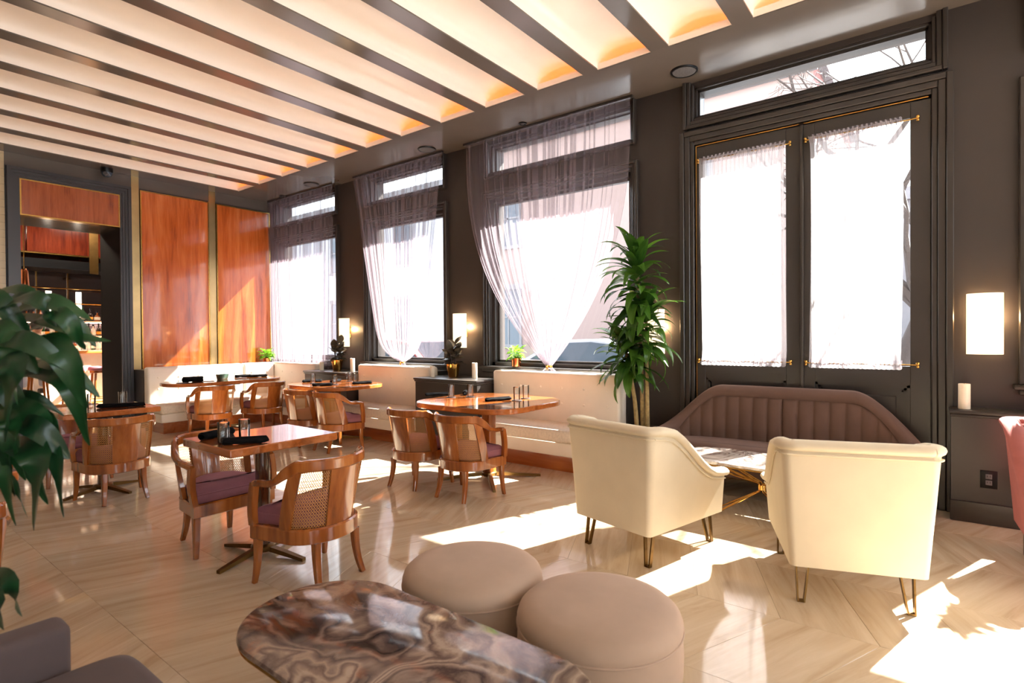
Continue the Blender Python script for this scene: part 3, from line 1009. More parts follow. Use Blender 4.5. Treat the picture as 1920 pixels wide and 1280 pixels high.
def cane_panel(sgn):
    mb = MB(); nu, nv = 13, 18
    zb, zt = .345, .668
    def pt(u, v):
        z = lerp(zb, zt, v)
        phi = radians(lerp(lerp(22, 22, v), lerp(74, 54, v), u)) * sgn
        return chair_surface(phi, z)
    for i in range(nu):
        for j in range(nv):
            vs = []
            for r in (.5, .36):
                for k in range(8):
                    a = pi / 8 + pi / 4 * k
                    if r == .5:
                        m = max(abs(cos(a)), abs(sin(a))); du, dv = .5 * cos(a) / m, .5 * sin(a) / m
                    else:
                        du, dv = r * cos(a), r * sin(a)
                    vs.append(pt((i + .5 + du) / nu, (j + .5 + dv) / nv))
            mb.add(vs, [(k, (k + 1) % 8, 8 + (k + 1) % 8, 8 + k) for k in range(8)])
    return mb
def leg_mb(x, y, dx, dy, z1, s0, s1):
    mb = MB()
    pts = [(x, y, z1), (x + dx * .1, y + dy * .1, z1 * .66), (x + dx * .45, y + dy * .45, z1 * .3), (x + dx, y + dy, 0.0)]
    pts = crom(pts, 4)
    n = len(pts)
    def sec(i):
        w = lerp(s0, s1, i / (n - 1)) / 2; c = w * .3
        return [(-w + c, -w), (w - c, -w), (w, -w + c), (w, w - c), (w - c, w), (-w + c, w), (-w, w - c), (-w, -w + c)]
    mb.sweep(pts, sec, ups=[(0, 1, 0)] * n)
    return mb
def make_chair(name, label, group):
    t = thing(name, label, 'chair', (0, 0, 0), 0, group)
    W = M['chair_wood']
    # seat frame: U plan, straight front
    out = []
    for k in range(25):
        phi = radians(-90 + 180 * k / 24)
        out.append((.238 * sin(phi), -.045 - .2 * cos(phi)))
    out = [(-.262, .2)] + out + [(.262, .2)]
    out = [(x, y) for x, y in out]
    MB().poly(out, [(.012, .255), (0, .262), (0, .335), (.01, .343)]).build('seat_frame', W, t)
    # cushion
    ins = []
    for k in range(25):
        phi = radians(-88 + 176 * k / 24)
        ins.append((.2 * sin(phi), -.045 - .163 * cos(phi)))
    ins = [(-.236, .19), (-.23, .1)] + ins[1:-1] + [(.23, .1), (.236, .19)]
    cu = MB()
    lay = [(.02, .338), (0, .352), (-.004, .38), (.0, .402), (.010, .418), (.03, .434), (.055, .445), (.085, .452), (.11, .455)]
    cu.poly(ins, lay)
    o = cu.build('seat_cushion', M['mauve'], t, True, 60)
    cx = [Vector((x * 1.004, y * 1.004, .402)) for x, y in ins]
    MB().tube(cx, .0048, 6, closed=True).build('piping', M['mauve'], o)
    # back: splat, cane, stiles
    shell_panel(-22, 22, -22, 22, .335, .69, .022).build('splat', W, t)
    for s in (-1, 1):
        cane_panel(s).build('cane_panel', M['cane'], t, False)
        shell_panel(74 * s, 96 * s, 54 * s, 67 * s, .335, .70, .026, 5, 10).build('stile', W, t)
    # rail: from one arm tip round the back to the other
    half = [(.255, .165, .575), (.268, .10, .588), (.270, .03, .592), (.268, -.03, .612), (.262, -.085, .655)]
    mid = []
    for k in range(-9, 10):
        phi = radians(k * 6.9)
        p = chair_surface(phi, .70)
        mid.append((p.x, p.y, .705 if abs(k) < 8 else .70))
    path = half + [(p[0], p[1], p[2]) for p in reversed(mid)] + [(-x, y, z) for x, y, z in reversed(half)]
    pts = crom(path, 3)
    n = len(pts)
    def sec(i):
        z = pts[i].z
        k = sm((z - .60) / .09)
        w = lerp(.036, .03, k) / 2; h0 = lerp(-.018, -.038, k); h1 = lerp(.018, .028, k)
        c = .009
        return [(-w + c, h0), (w - c, h0), (w, h0 + c), (w, h1 - c), (w - c, h1), (-w + c, h1), (-w, h1 - c), (-w, h0 + c)]
    MB().sweep(pts, sec).build('arm_rail', W, t)
    for s in (-1, 1):
        pp = crom([(.25 * s, .185, .335), (.262 * s, .178, .42), (.262 * s, .172, .50), (.255 * s, .164, .578)], 4)
        m = len(pp)
        MB().sweep(pp, lambda i: [(-.017, -.02 - .006 * sin(pi * i / (m - 1))), (.017, -.02), (.017, .02), (-.017, .02)], ups=[(0, 1, 0)] * m).build('arm_post', W, t, True, 50)
        leg_mb(.235 * s, .165, .012 * s, .02, .262, .044, .026).build('leg', W, t)
        leg_mb(.14 * s, -.19, .018 * s, -.045, .262, .044, .028).build('leg', W, t)
    return t
GCH = 'cane backed dining chairs'
CH = [
    (1.82, 2.87, 8, 'nearest cane-back wooden dining chair, its curved back to the viewer, by the small square table'),
    (1.745, 3.82, 180, 'cane-back dining chair with mauve cushion showing, behind the small square table'),
    (3.545, 3.215, -90, 'cane-back dining chair nearer the cream armchair, at the third table'),
    (3.545, 3.83, -86, 'cane-back dining chair on the far side of its twin at the third table'),
    (4.04, 5.80, -93, 'cane-back dining chair with mauve cushion at the middle table, nearer one'),
    (4.02, 6.42, -88, 'cane-back dining chair at the middle table, mostly behind its neighbour'),
    (3.55, 8.02, -4, 'sunlit cane-back dining chair at the corner table, nearer the bar doorway'),
    (4.29, 7.99, 2, 'sunlit cane-back dining chair at the corner table, nearer the windows'),
    (1.68, 5.62, 0, 'dark backlit cane-back dining chair behind the big foreground leaves'),
    (1.64, 6.62, 180, 'cane-back dining chair facing forward behind the table with one tumbler'),
    (.265, 3.14, 4, 'cane-back dining chair cut off by the left edge of the picture'),
    (1.14, 7.95, 178, 'cane-back dining chair before the bar doorway, behind the leaves'),
]
chair0 = None
for x, y, rz, lab in CH:
    if chair0 is None:
        chair0 = make_chair('dining_chair', lab, GCH)
        chair0.location = (x, y, 0); chair0.scale = (1, 1, .978); chair0.rotation_euler = (0, 0, radians(rz))
    else:
        dup(chair0, (x, y, 0), radians(rz), lab)

# ------------------------------------------------------------------ dining tables
def dining_table(label, c, sx, sy, r, foot=.34, rot=45, z=.75, wood_m='table_wood'):
    cw_ = .052 if r > .05 else .036
    t = thing('dining_table', label, 'table', (c[0], c[1], 0), 0, 'pedestal dining tables')
    out = rrect(-sx / 2, sx / 2, -sy / 2, sy / 2, r, 8 if r > .05 else 2)
    MB().poly(out, [(.006, z - .048), (0, z - .042), (0, z - .006), (.006, z)]).build('tabletop', M[wood_m], t, True, 30)
    MB().poly(rrect(-cw_, cw_, -cw_, cw_, .016, 4), [(0, .05), (0, z - .07)]).build('column', M['chair_wood' if r > .05 else 'shaded_column'], t)
    MB().box(-.17, .17, -.17, .17, z - .075, z - .047, .006, 1).build('mount_plate', M['black_metal'], t)
    MB().lathe([(.07, .028), (.075, .04), (.075, .058), (.06, .066), (.0001, .066)], 20).build('hub', M['brass_old'], t)
    for k in range(4):
        a = radians(rot + 90 * k)
        mt = Matrix.Rotation(a, 4, 'Z')
        vs = []
        for xx, w, z0, z1 in ((.03, .02, .03, .062), (foot * .5, .018, .016, .044), (foot, .014, .0, .018)):
            vs += [(xx, -w, z0), (xx, w, z0), (xx, w, z1), (xx, -w, z1)]
        fs = [(0, 1, 2, 3), (8, 11, 10, 9)]
        for l in (0, 4):
            for i in range(4):
                fs.append((l + i, l + 4 + i, l + 4 + (i + 1) % 4, l + (i + 1) % 4))
        MB().add([mt @ Vector(p) for p in vs], fs).build('foot', M['brass_old'], t, False)
    return t
dining_table('small square wooden table in the open floor set for two', (1.80, 3.39), .695, .61, .012, .33, 15)
dining_table('round-cornered wooden table beside the third banquette and tall plant', (4.07, 3.42), 1.10, 1.20, .30, .50, 45)
dining_table('round-cornered wooden table with many glasses at the middle banquette', (4.38, 6.34), .95, 1.15, .30, .50, 45)
dining_table('long round-ended wooden table in the sunlit corner banquette', (3.89, 8.42), 1.64, .80, .36, .45, 40)
dining_table('square wooden table with one tumbler, behind the big leaves', (1.68, 5.96), .72, .66, .012, .33, 20)
dining_table('small wooden table cut off by the left edge of the picture', (.29, 3.74), .70, .62, .012, .33, 15)
dining_table('square wooden table in front of the bar doorway, behind the leaves', (1.14, 7.40), .70, .62, .012, .33, 15)

# ------------------------------------------------------------------ banquettes
def banquette(label, y0, y1, xb=5.08, xf=4.60, ztop=.965, name='banquette', xseat=None):
    t = thing(name, label, 'banquette', (xf, (y0 + y1) / 2, 0), 0, 'cream upholstered banquettes')
    h = (y1 - y0) / 2; d = xb - xf
    bk = MB()
    bk.box(d - .02, d + .15, -h, h, .30, ztop, .035, 3)
    bo = bk.build('backrest', M['bench_vinyl'], t)
    n = max(3, int(2 * h / .26))
    for k in range(n):
        for zz in (.80, .63):
            yy = -h + (k + .5) * 2 * h / n + (.0 if zz > .7 else 0)
            MB().lathe([(.0001, -.008), (.01, -.006), (.015, 0), (.012, .003)], 10).xf(Matrix.Translation((d - .019, yy, zz)) @ Matrix.Rotation(radians(90), 4, 'Y')).build('button', M['bench_vinyl'], bo)
    MB().box(-.0, d - .02, -h, h, .30, .435, .03, 3).build('seat_cushion', M['bench_seat'], t)
    MB().box(.025, d + .1, -h + .005, h - .005, .165, .30, .008, 1).build('seat_base', M['bench_vinyl'], t)
    MB().box(.10, d + .1, -h + .01, h - .01, 0, .165).build('kickboard', M['kick_wood'], t, False)
    return t
banquette('cream tufted banquette under the largest tied curtain, behind the third table', 2.53, 4.19)
banquette('cream tufted banquette under the middle tied curtain, behind the middle table', 5.26, 6.78)
# corner banquette: long run on the end wall and a return under the straight curtain
t = thing('corner_banquette', 'sunlit white L-shaped corner banquette against the wood panels', 'banquette', (4.2, 9.0, 0), 0, 'cream upholstered banquettes')
xa, xb_, yf, yb = 3.13 - 4.2, 5.08 - 4.2, 8.66 - 9.0, 9.12 - 9.0
ZT = .945
for nm, b in (('backrest', (xa, .34, yb, yb + .15)), ('backrest', (.345, xb_, yb, yb + .15))):
    bo = MB().box(b[0], b[1], b[2], b[3], .28, ZT, .035, 3).build(nm, M['bench_vinyl'], t)
    n = max(2, int((b[1] - b[0]) / .27))
    for k in range(n):
        for zz in (.79, .62):
            MB().lathe([(.0001, -.008), (.01, -.006), (.015, 0), (.012, .003)], 10).xf(Matrix.Translation((b[0] + (k + .5) * (b[1] - b[0]) / n, b[2] + .001, zz)) @ Matrix.Rotation(radians(-90), 4, 'X')).build('button', M['bench_vinyl'], bo)
bo = MB().box(xb_, xb_ + .15, 7.88 - 9.0, yb + .15, .28, ZT, .035, 3).build('backrest', M['bench_vinyl'], t)
for k in range(4):
    for zz in (.79, .62):
        MB().lathe([(.0001, -.008), (.01, -.006), (.015, 0), (.012, .003)], 10).xf(Matrix.Translation((xb_ + .001, -1.0 + k * .29, zz)) @ Matrix.Rotation(radians(90), 4, 'Y')).build('button', M['bench_vinyl'], bo)
MB().box(xa + .01, xb_, yf, yb, .29, .425, .03, 3).build('seat_cushion', M['bench_seat'], t)
MB().box(.40, xb_, 7.88 - 9.0, yf, .29, .425, .03, 3).build('seat_cushion', M['bench_seat'], t)
MB().box(xa + .02, xb_, yf + .025, yb + .1, .165, .29, .008, 1).box(.425, xb_ + .1, 7.89 - 9.0, yf + .025, .165, .29, .008, 1).build('seat_base', M['bench_vinyl'], t)
MB().box(xa + .07, xb_, yf + .10, yb + .1, 0, .165).box(.50, xb_ + .1, 7.90 - 9.0, yf + .10, 0, .165).build('kickboard', M['kick_wood'], t, False)
# low dark shelf filling the space behind the corner backrest
MB().box(3.13, 5.23, 9.272, FY - .04, 0, .90).box(5.232, 5.398, 7.88, FY - .04, 0, .90).build('trim_3', M['trim'], None, False)['kind'] = 'structure'
MB().box(5.232, 5.398, 2.53, 4.19, 0, .90).build('trim_4', M['trim'], None, False)['kind'] = 'structure'
MB().box(5.232, 5.398, 5.26, 6.78, 0, .90).build('trim_5', M['trim'], None, False)['kind'] = 'structure'

# ------------------------------------------------------------------ dark planter ledges between the banquettes
def ledge(label, x0, y0, y1, zt):
    t = thing('ledge_cabinet', label, 'cabinet', ((x0 + WX) / 2, (y0 + y1) / 2, 0), 0, 'dark built-in ledges')
    ox, oy = -(x0 + WX) / 2, -(y0 + y1) / 2
    MB().box(x0 + ox, WX + ox - .001, y0 + oy, y1 + oy, .0, zt - .05).build('body', M['trim'], t, False)
    tp = MB()
    tp.box(x0 - .03 + ox, WX + ox - .001, y0 - .012 + oy, y1 + .012 + oy, zt - .028, zt, .008, 2)
    tp.box(x0 - .018 + ox, WX + ox - .001, y0 - .006 + oy, y1 + .006 + oy, zt - .05, zt - .028, .008, 2)
    tp.build('top', M['trim'], t)
    MB().box(x0 - .022 + ox, x0 + ox + .001, y0 - .006 + oy, y1 + .006 + oy, 0, .15, .008, 2).build('plinth', M['trim'], t)
    return t
ledge('dark ledge with rubber plant and candles between the second and third banquette', 4.80, 4.205, 5.245, .85)
ledge('dark ledge with rubber plant between the corner and middle banquettes', 4.88, 6.795, 7.865, .85)
ledge('dark ledge with power outlet and pale candle right of the street door', 5.16, -2.9, -.085, .806)
t = thing('power_outlet', 'black wall outlet plate on the dark ledge front by the pink armchair', 'outlet', (5.159, -.295, .322))
MB().box(-.007, 0, -.047, .047, -.063, .063, .004, 2).build('plate', M['black_metal'], t)
for zz in (-.022, .022):
    so = MB().box(-.010, -.006, -.018, .018, zz - .017, zz + .017, .004, 2).build('socket', M['speaker_grey'], t)
    MB().box(-.0108, -.0099, -.009, -.006, zz - .004, zz + .008).box(-.0108, -.0099, .006, .009, zz - .004, zz + .008).build('slot', M['black_metal'], so, False)

# ------------------------------------------------------------------ lounge seating (front faces local +y)
def u_path(w, d, r, n=7):
    pts = [(-w, d[1])]
    for k in range(5): pts.append((-w, lerp(d[1], d[0] + r, (k + 1) / 5)))
    for k in range(1, n): pts.append((-w + r - r * cos(pi / 2 * k / n), d[0] + r - r * sin(pi / 2 * k / n)))
    for k in range(5): pts.append((lerp(-w + r, w - r, k / 4), d[0]))
    for k in range(1, n): pts.append((w - r + r * sin(pi / 2 * k / n), d[0] + r - r * cos(pi / 2 * k / n)))
    for k in range(6): pts.append((w, lerp(d[0] + r, d[1], k / 5)))
    return pts
def hairpin(t, x, y, dx, dy, ang, z1=.20, mat='brass_old'):
    """narrow U of flat brass bar, splayed."""
    mb = MB(); mt = Matrix.Rotation(ang, 4, 'Z')
    def P(s, z):
        k = z / z1
        wv = lerp(.014, .03, k)
        o = mt @ Vector((s * wv, 0, 0))
        return (x + dx * (1 - k) + o.x, y + dy * (1 - k) + o.y, z)
    pts = [P(-1, z1), P(-1, z1 * .5), P(-1, .009), P(1, .009), P(1, z1 * .5), P(1, z1)]
    for i in range(len(pts) - 1):
        a, b = Vector(pts[i]), Vector(pts[i + 1])
        side = (mt @ Vector((0, 1, 0)))
        ax = (b - a).normalized(); nn = ax.cross(side).normalized()
        e = ax * .004
        vs = []
        for p in (a - e, b + e):
            for q1, q2 in ((-.013, -.004), (.013, -.004), (.013, .004), (-.013, .004)):
                vs.append(p + side * q1 + nn * q2)
        mb.add(vs, [(0, 1, 2, 3), (4, 7, 6, 5), (0, 4, 5, 1), (1, 5, 6, 2), (2, 6, 7, 3), (3, 7, 4, 0)])
    zmin = min(v[2] for v in mb.v)
    mb.v = [(v[0], v[1], max(0.0, v[2] - zmin)) for v in mb.v]
    mb.build('leg', M[mat], t, False)
def armchair(name, label, loc, rz, mat, group=None, htop=.805, wb=.30, wt=.345):
    t = thing(name, label, 'armchair', loc, rz, group)
    yb, yf = -.36, .40
    H_arm = .46
    def hgt(y):
        k = (yf - y) / (yf - (yb + .05))
        k = max(0, min(1, k))
        return lerp(H_arm, htop, sm(k) ** 1.25)
    base = u_path(wb, (yb, yf), .03)
    topp = u_path(wt, (yb - .035, yf + .005), .045)
    n = len(base)
    th = .075
    inner = u_path(wt - th, (yb - .035 + th + .03, yf + .005), .05)
    innb = u_path(wb - th, (yb + th + .06, yf), .05)
    NV = 6
    vs = []; fs = []
    for i in range(n):
        h = hgt(topp[i][1])
        for j in range(NV):
            k = j / (NV - 1); z = lerp(.20, h, k); q = (z - .2) / (htop - .2)
            vs.append((lerp(base[i][0], topp[i][0], q), lerp(base[i][1], topp[i][1], q), z))
        for j in range(NV):
            k = 1 - j / (NV - 1); z = lerp(.24, h, k); q = (z - .2) / (htop - .2)
            vs.append((lerp(innb[i][0], inner[i][0], q), lerp(innb[i][1], inner[i][1], q), z))
    m = NV * 2
    for i in range(n - 1):
        for j in range(m):
            fs.append((i * m + j, i * m + (j + 1) % m, (i + 1) * m + (j + 1) % m, (i + 1) * m + j))
    fs.append(tuple(range(m))); fs.append(tuple(reversed(range((n - 1) * m, n * m))))
    body = MB().add(vs, fs)
    body.box(-wb + .03, wb - .03, yb + .06, yf - .03, .2, .30)
    body.box(-wb + .05, wb - .05, yf - .06, yf, .2, .33, .012, 2)
    bo = body.build('frame', mat, t, True, 45)
    # padded roll along back and arms, curling over the outside
    rp = []
    for i in range(n):
        h = hgt(topp[i][1]); q = (h - .2) / (htop - .2)
        rp.append(Vector((lerp(base[i][0], topp[i][0], q), lerp(base[i][1], topp[i][1], q), h)) * 1.0)
    cen = Vector((0, .02, 0))
    rp2 = []
    for i, p in enumerate(rp):
        inn = Vector((inner[i][0], inner[i][1], p.z)); q = (p.z - .2) / (htop - .2)
        inn = Vector((lerp(innb[i][0], inner[i][0], q), lerp(innb[i][1], inner[i][1], q), p.z))
        rp2.append(p * .72 + inn * .28)
    rp2[0] += Vector((0, .012, 0)); rp2[-1] += Vector((0, .012, 0))
    pts = crom(rp2, 2); nn_ = len(pts)
    def sec(i):
        out = []
        for k in range(14):
            a = 2 * pi * k / 14
            out.append((.05 * cos(a), .029 * sin(a) + .006))
        return out
    MB().sweep(pts, sec).build('rolled_edge', mat, bo, True, 60)
    pp = [Vector(p) for p in rp]
    for i, p in enumerate(pp):
        o = (p - rp2[i]); o.z = 0
        if o.length > 1e-5: o.normalize()
        pp[i] = p + o * .006 + Vector((0, 0, -.033))
    MB().tube(crom(pp, 2), .005, 6).build('piping', mat, bo)
    MB().sq((0, .03, .365), (2 * (wb - th) + .01, .68, .16), .3, .18, 32, 12).build('seat_cushion', mat, t, True, 60)
    for sx, sy in ((-1, -1), (1, -1), (-1, 1), (1, 1)):
        hairpin(t, sx * (wb - .07), (yb + .09) if sy < 0 else (yf - .08), sx * .012, sy * .03, 0)
    return t
armchair('lounge_armchair', 'cream velvet armchair with sloping arms, turned to show its side, near the dining chairs', (3.40, 1.51, 0), radians(-90 - 14), M['cream_velvet'], 'cream velvet armchairs')
armchair('lounge_armchair', 'cream velvet armchair seen squarely from behind, nearer the dark ledge', (3.487, .425, 0), radians(-90 + 20), M['cream_velvet'], 'cream velvet armchairs')
armchair('lounge_armchair', 'pink velvet armchair cut off by the right edge of the picture', (4.30, -.70, 0), radians(90 + 3), M['pink_velvet'])

# sofa, channel tufted, curved ends
def sofa():
    t = thing('curved_sofa', 'brown velvet sofa with channel-tufted curved back in front of the street door', 'sofa', (5.04, 1.06, 0), radians(90))
    # local: +y = towards the room (world -x), +x = world +y
    Wd, yb, yf = 1.01, -.27, .24
    def plan(s):        # s in 0..1 along the U, from left tip to right tip
        a = -pi / 2 * 1.0 + pi * s
        e = .55
        x = Wd * math.copysign(abs(sin(a)) ** e, sin(a))
        y = yf - (yf - yb) * abs(cos(a)) ** .62
        return x, y
    def hgt(x):
        k = max(0, min(1, (Wd - abs(x)) / .50))
        return lerp(.50, .885, lerp(sm(k), sin(pi / 2 * k), .75))
    ss = [i / 240 for i in range(241)]
    # resample by arc length
    pl = [plan(s) for s in ss]
    acc = [0]
    for i in range(1, len(pl)): acc.append(acc[-1] + (Vector(pl[i]) - Vector(pl[i - 1])).length)
    NS = 240; path = []
    j = 0
    for i in range(NS + 1):
        L_ = acc[-1] * i / NS
        while j < len(acc) - 2 and acc[j + 1] < L_: j += 1
        k = (L_ - acc[j]) / max(1e-9, acc[j + 1] - acc[j])
        path.append(Vector(pl[j]).lerp(Vector(pl[j + 1]), k))
    nrm = []
    for i in range(NS + 1):
        tt = (path[min(i + 1, NS)] - path[max(i - 1, 0)]).normalized()
        nrm.append(Vector((-tt.y, tt.x)))       # towards the inside
    nch = 22
    vs = []; fs = []
    for i in range(NS + 1):
        p, n = path[i], nrm[i]; h = hgt(p.x)
        ch = abs(sin(pi * nch * i / NS)) ** .28
        def P(off, z): return (p.x + n.x * off, p.y + n.y * off, z)
        hi = h - .085
        col = [P(0.02, .16), P(0, .3), P(-.03 * sm((h - .4) / .4), h - .04), P(-.012, h), P(.03, h + .016), P(.075, h + .004), P(.096, h - .04), P(.098, hi + .012),
               P(.082, hi), P(.070 + .034 * ch, hi - .02), P(.080 + .038 * ch, lerp(hi, .4, .4)), P(.096 + .034 * ch, .42), P(.10, .3), P(.10, .16)]
        vs += col
    m = 14
    for i in range(NS):
        for k in range(m):
            fs.append((i * m + k, i * m + (k + 1) % m, (i + 1) * m + (k + 1) % m, (i + 1) * m + k))
    fs.append(tuple(range(m))); fs.append(tuple(reversed(range(NS * m, NS * m + m))))
    MB().add(vs, fs).build('backrest', M['brown_velvet'], t, True, 60)
    def inset(off):
        o = []
        for i in range(0, NS + 1, 6):
            q = path[i] + nrm[i] * off
            if -Wd + .06 < q.x < Wd - .06 or True: o.append((q.x, q.y))
        return o
    o = inset(.105)
    fr = [(lerp(o[-1][0], o[0][0], k / 12), yf + .05 * sin(pi * k / 12)) for k in range(1, 12)]
    out = o + fr
    MB().poly(out, [(.02, .285), (0, .30), (-.004, .36), (.006, .405), (.03, .422), (.08, .428)]).build('seat_cushion', M['brown_velvet'], t, True, 50)
    o2 = inset(.04); fr2 = [(lerp(o2[-1][0], o2[0][0], k / 12), yf - .01 + .04 * sin(pi * k / 12)) for k in range(1, 12)]
    MB().poly(o2 + fr2, [(.0, .165), (0, .29)]).build('base', M['brown_velvet'], t)
    for x, y in ((-.8, .16), (.8, .16), (-.75, -.16), (.75, -.16)):
        MB().tube([(x, y, .17), (x * 1.03, y * 1.06, 0)], [.02, .011], 10).build('leg', M['brass_old'], t)
sofa()

# ------------------------------------------------------------------ racetrack coffee tables on sheaf bases
def coffee_table(label, loc, rz, w, l, mat, zt=.42):
    t = thing('coffee_table', label, 'table', loc, rz, 'stone topped coffee tables')
    out = rrect(-w / 2, w / 2, -l / 2, l / 2, w / 2 - .004, 16)
    MB().poly(out, [(.012, zt - .026), (.003, zt - .022), (0, zt - .014), (.003, zt - .004), (.012, zt)]).build('tabletop', M[mat], t, True, 30)
    rim = MB(); rp = [Vector((x * .97, y * .985, zt - .03)) for x, y in out]
    rim.tube(rp, .006, 6, closed=True).build('rim', M['brass'], t)
    # sheaves of slim bars pinched at the middle
    zc = .215
    for k, (ax, ay) in enumerate(((1, 1), (1, -1), (-1, 1), (-1, -1), (0, 1.25), (0, -1.25))):
        fx, fy = ax * (w / 2 - .07), ay * (l / 2 - .17 if abs(ay) == 1 else l / 2 - .13) / (1 if abs(ay) == 1 else 1.25)
        gx, gy = fx * .78, fy * .62
        mb = MB()
        for o in (-.012, .012):
            q = Vector((fy, -fx, 0)).normalized() * o
            mb.tube([(fx + q.x, fy + q.y, zt - .03), (.017 * ax + q.x, .017 * ay + q.y, zc + .03), (.017 * ax + q.x, .017 * ay + q.y, zc - .03), (gx + q.x, gy + q.y, .006)], .005, 6)
        q = Vector((fy, -fx, 0)).normalized() * .019
        mb.tube([(gx + q.x, gy + q.y, .006), (gx - q.x, gy - q.y, .006)], .005, 6)
        mb.build('leg', M['gold'], t)
    MB().lathe([(.026, zc - .02), (.031, zc - .018), (.031, zc + .018), (.026, zc + .02)], 20).build('collar', M['gold'], t)
    return t
coffee_table('brown banded onyx coffee table in the foreground, racetrack shaped', (1.10, 1.285, 0), 0, .56, 1.29, 'onyx')
coffee_table('pale onyx coffee table on crossed gold bars between sofa and cream armchairs', (4.43, 1.04, 0), radians(-2), .56, 1.28, 'onyx_pale')

# ------------------------------------------------------------------ ottomans
def ottoman(label, loc):
    t = thing('round_ottoman', label, 'ottoman', loc, 0, 'round taupe velvet ottomans')
    R = .288
    mb = MB().lathe([(R - .05, .185), (R - .012, .19), (R, .205), (R + .004, .28), (R, .345), (R + .003, .362), (R + .003, .375), (R - .004, .395), (R - .025, .414), (R - .07, .427), (R - .16, .436), (.0001, .439)], 56)
    b = mb.build('cushion', M['taupe_velvet'], t, True, 60)
    MB().tube([(R * cos(2 * pi * k / 56) * 1.008, R * sin(2 * pi * k / 56) * 1.008, .352) for k in range(56)], .004, 6, closed=True).build('seam', M['taupe_velvet'], b)
    n = 18
    rb = R - .03
    for k in range(n):
        a0, a1, a2 = 2 * pi * k / n, 2 * pi * (k + 1.5) / n, 2 * pi * (k - 1.5) / n
        MB().tube([(rb * cos(a0), rb * sin(a0), .18), (rb * cos(a1), rb * sin(a1), .012)], .0055, 6).tube([(rb * cos(a0), rb * sin(a0), .18), (rb * cos(a2), rb * sin(a2), .012)], .0055, 6).build('cage_bar', M['gold'], t)
    for z in (.007, .183):
        MB().tube([(rb * cos(2 * pi * k / 40), rb * sin(2 * pi * k / 40), z) for k in range(40)], .007, 6, closed=True).build('ring', M['gold'], t)
    return t
ottoman('taupe round ottoman farther from the viewer, nearer the dining chair', (1.72, 1.54, 0))
ottoman('taupe round ottoman nearer the right, with its gold cage base showing', (1.735, .955, 0))

# foreground lounge chair, only one arm and the seat in view (faces world +x)
t = thing('lounge_chair', 'grey-brown velvet lounge chair in the bottom left corner of the picture', 'armchair', (.16, 1.62, 0), 0)
MB().box(-.42, .335, .42, .535, .12, .525, .03, 4).build('arm', M['grey_velvet'], t)
MB().box(-.42, .335, -.535, -.42, .12, .525, .03, 4).build('arm', M['grey_velvet'], t)
MB().box(-.50, -.36, -.535, .535, .12, .78, .045, 4).build('backrest', M['grey_velvet'], t)
MB().box(-.40, .33, -.42, .42, .12, .26, .02, 2).build('base', M['grey_velvet'], t)
def tc(p):
    return Vector((p.x, p.y, p.z + .012 * (1 - (p.x / .43) ** 2) * (1 - (p.y / .43) ** 2)))
MB().sq((.05, 0, .335), (.86, .838, .15), .35, .16, 40, 12, tc).build('seat_cushion', M['grey_velvet'], t, True, 60)
for x, y in ((-.42, -.46), (-.42, .46), (.28, -.46), (.28, .46)):
    MB().tube([(x, y, .13), (x * 1.02, y * 1.02, 0)], [.02, .012], 10).build('leg', M['brass_old'], t)
# ------------------------------------------------------------------ leaves and plants
def leaf_mesh(name, mat, Ln, W, droop, fold=.25, nseg=9, wave=0.0, shape=.55, tip=1.0, rnd=None):
    """leaf along +x from the origin, drooping towards -z."""
    rnd = rnd or random
    mb = MB(); ph = rnd.uniform(0, 6)
    cols = (-1, -.5, 0, .5, 1)
    pos = Vector((0, 0, 0)); ang = 0; pts = []
    for i in range(nseg + 1):
        pts.append((pos.copy(), ang))
        ang -= droop / nseg * (0.4 + 1.2 * i / nseg)
        pos = pos + Vector((cos(ang), 0, sin(ang))) * Ln / nseg
    vs = []
    for i, (p, a) in enumerate(pts):
        s = i / nseg
        w = W / 2 * (sin(pi * min(1, s ** shape * .985 + .012)) ** (.8)) * tip
        w = max(w, .0012)
        up = Vector((-sin(a), 0, cos(a)))
        for c in cols:
            vs.append(p + Vector((0, w * c, 0)) + up * (abs(c) * w * fold + wave * w * sin(ph + 9 * s + 2 * c)))
    n = len(cols); fs = []
    for i in range(nseg):
        for k in range(n - 1):
            fs.append((i * n + k, i * n + k + 1, (i + 1) * n + k + 1, (i + 1) * n + k))
    mb.add(vs, fs)
    return mb.mesh(name, mat, True, 180)
def put_leaf(parent, me, loc, az, el, s=1.0, roll=0.0):
    o = link('leaf', me, parent)
    mt = Matrix.Translation(loc) @ Matrix.Rotation(az, 4, 'Z') @ Matrix.Rotation(-el, 4, 'Y') @ Matrix.Rotation(roll, 4, 'X') @ Matrix.Scale(s, 4)
    o.matrix_local = mt
    return o

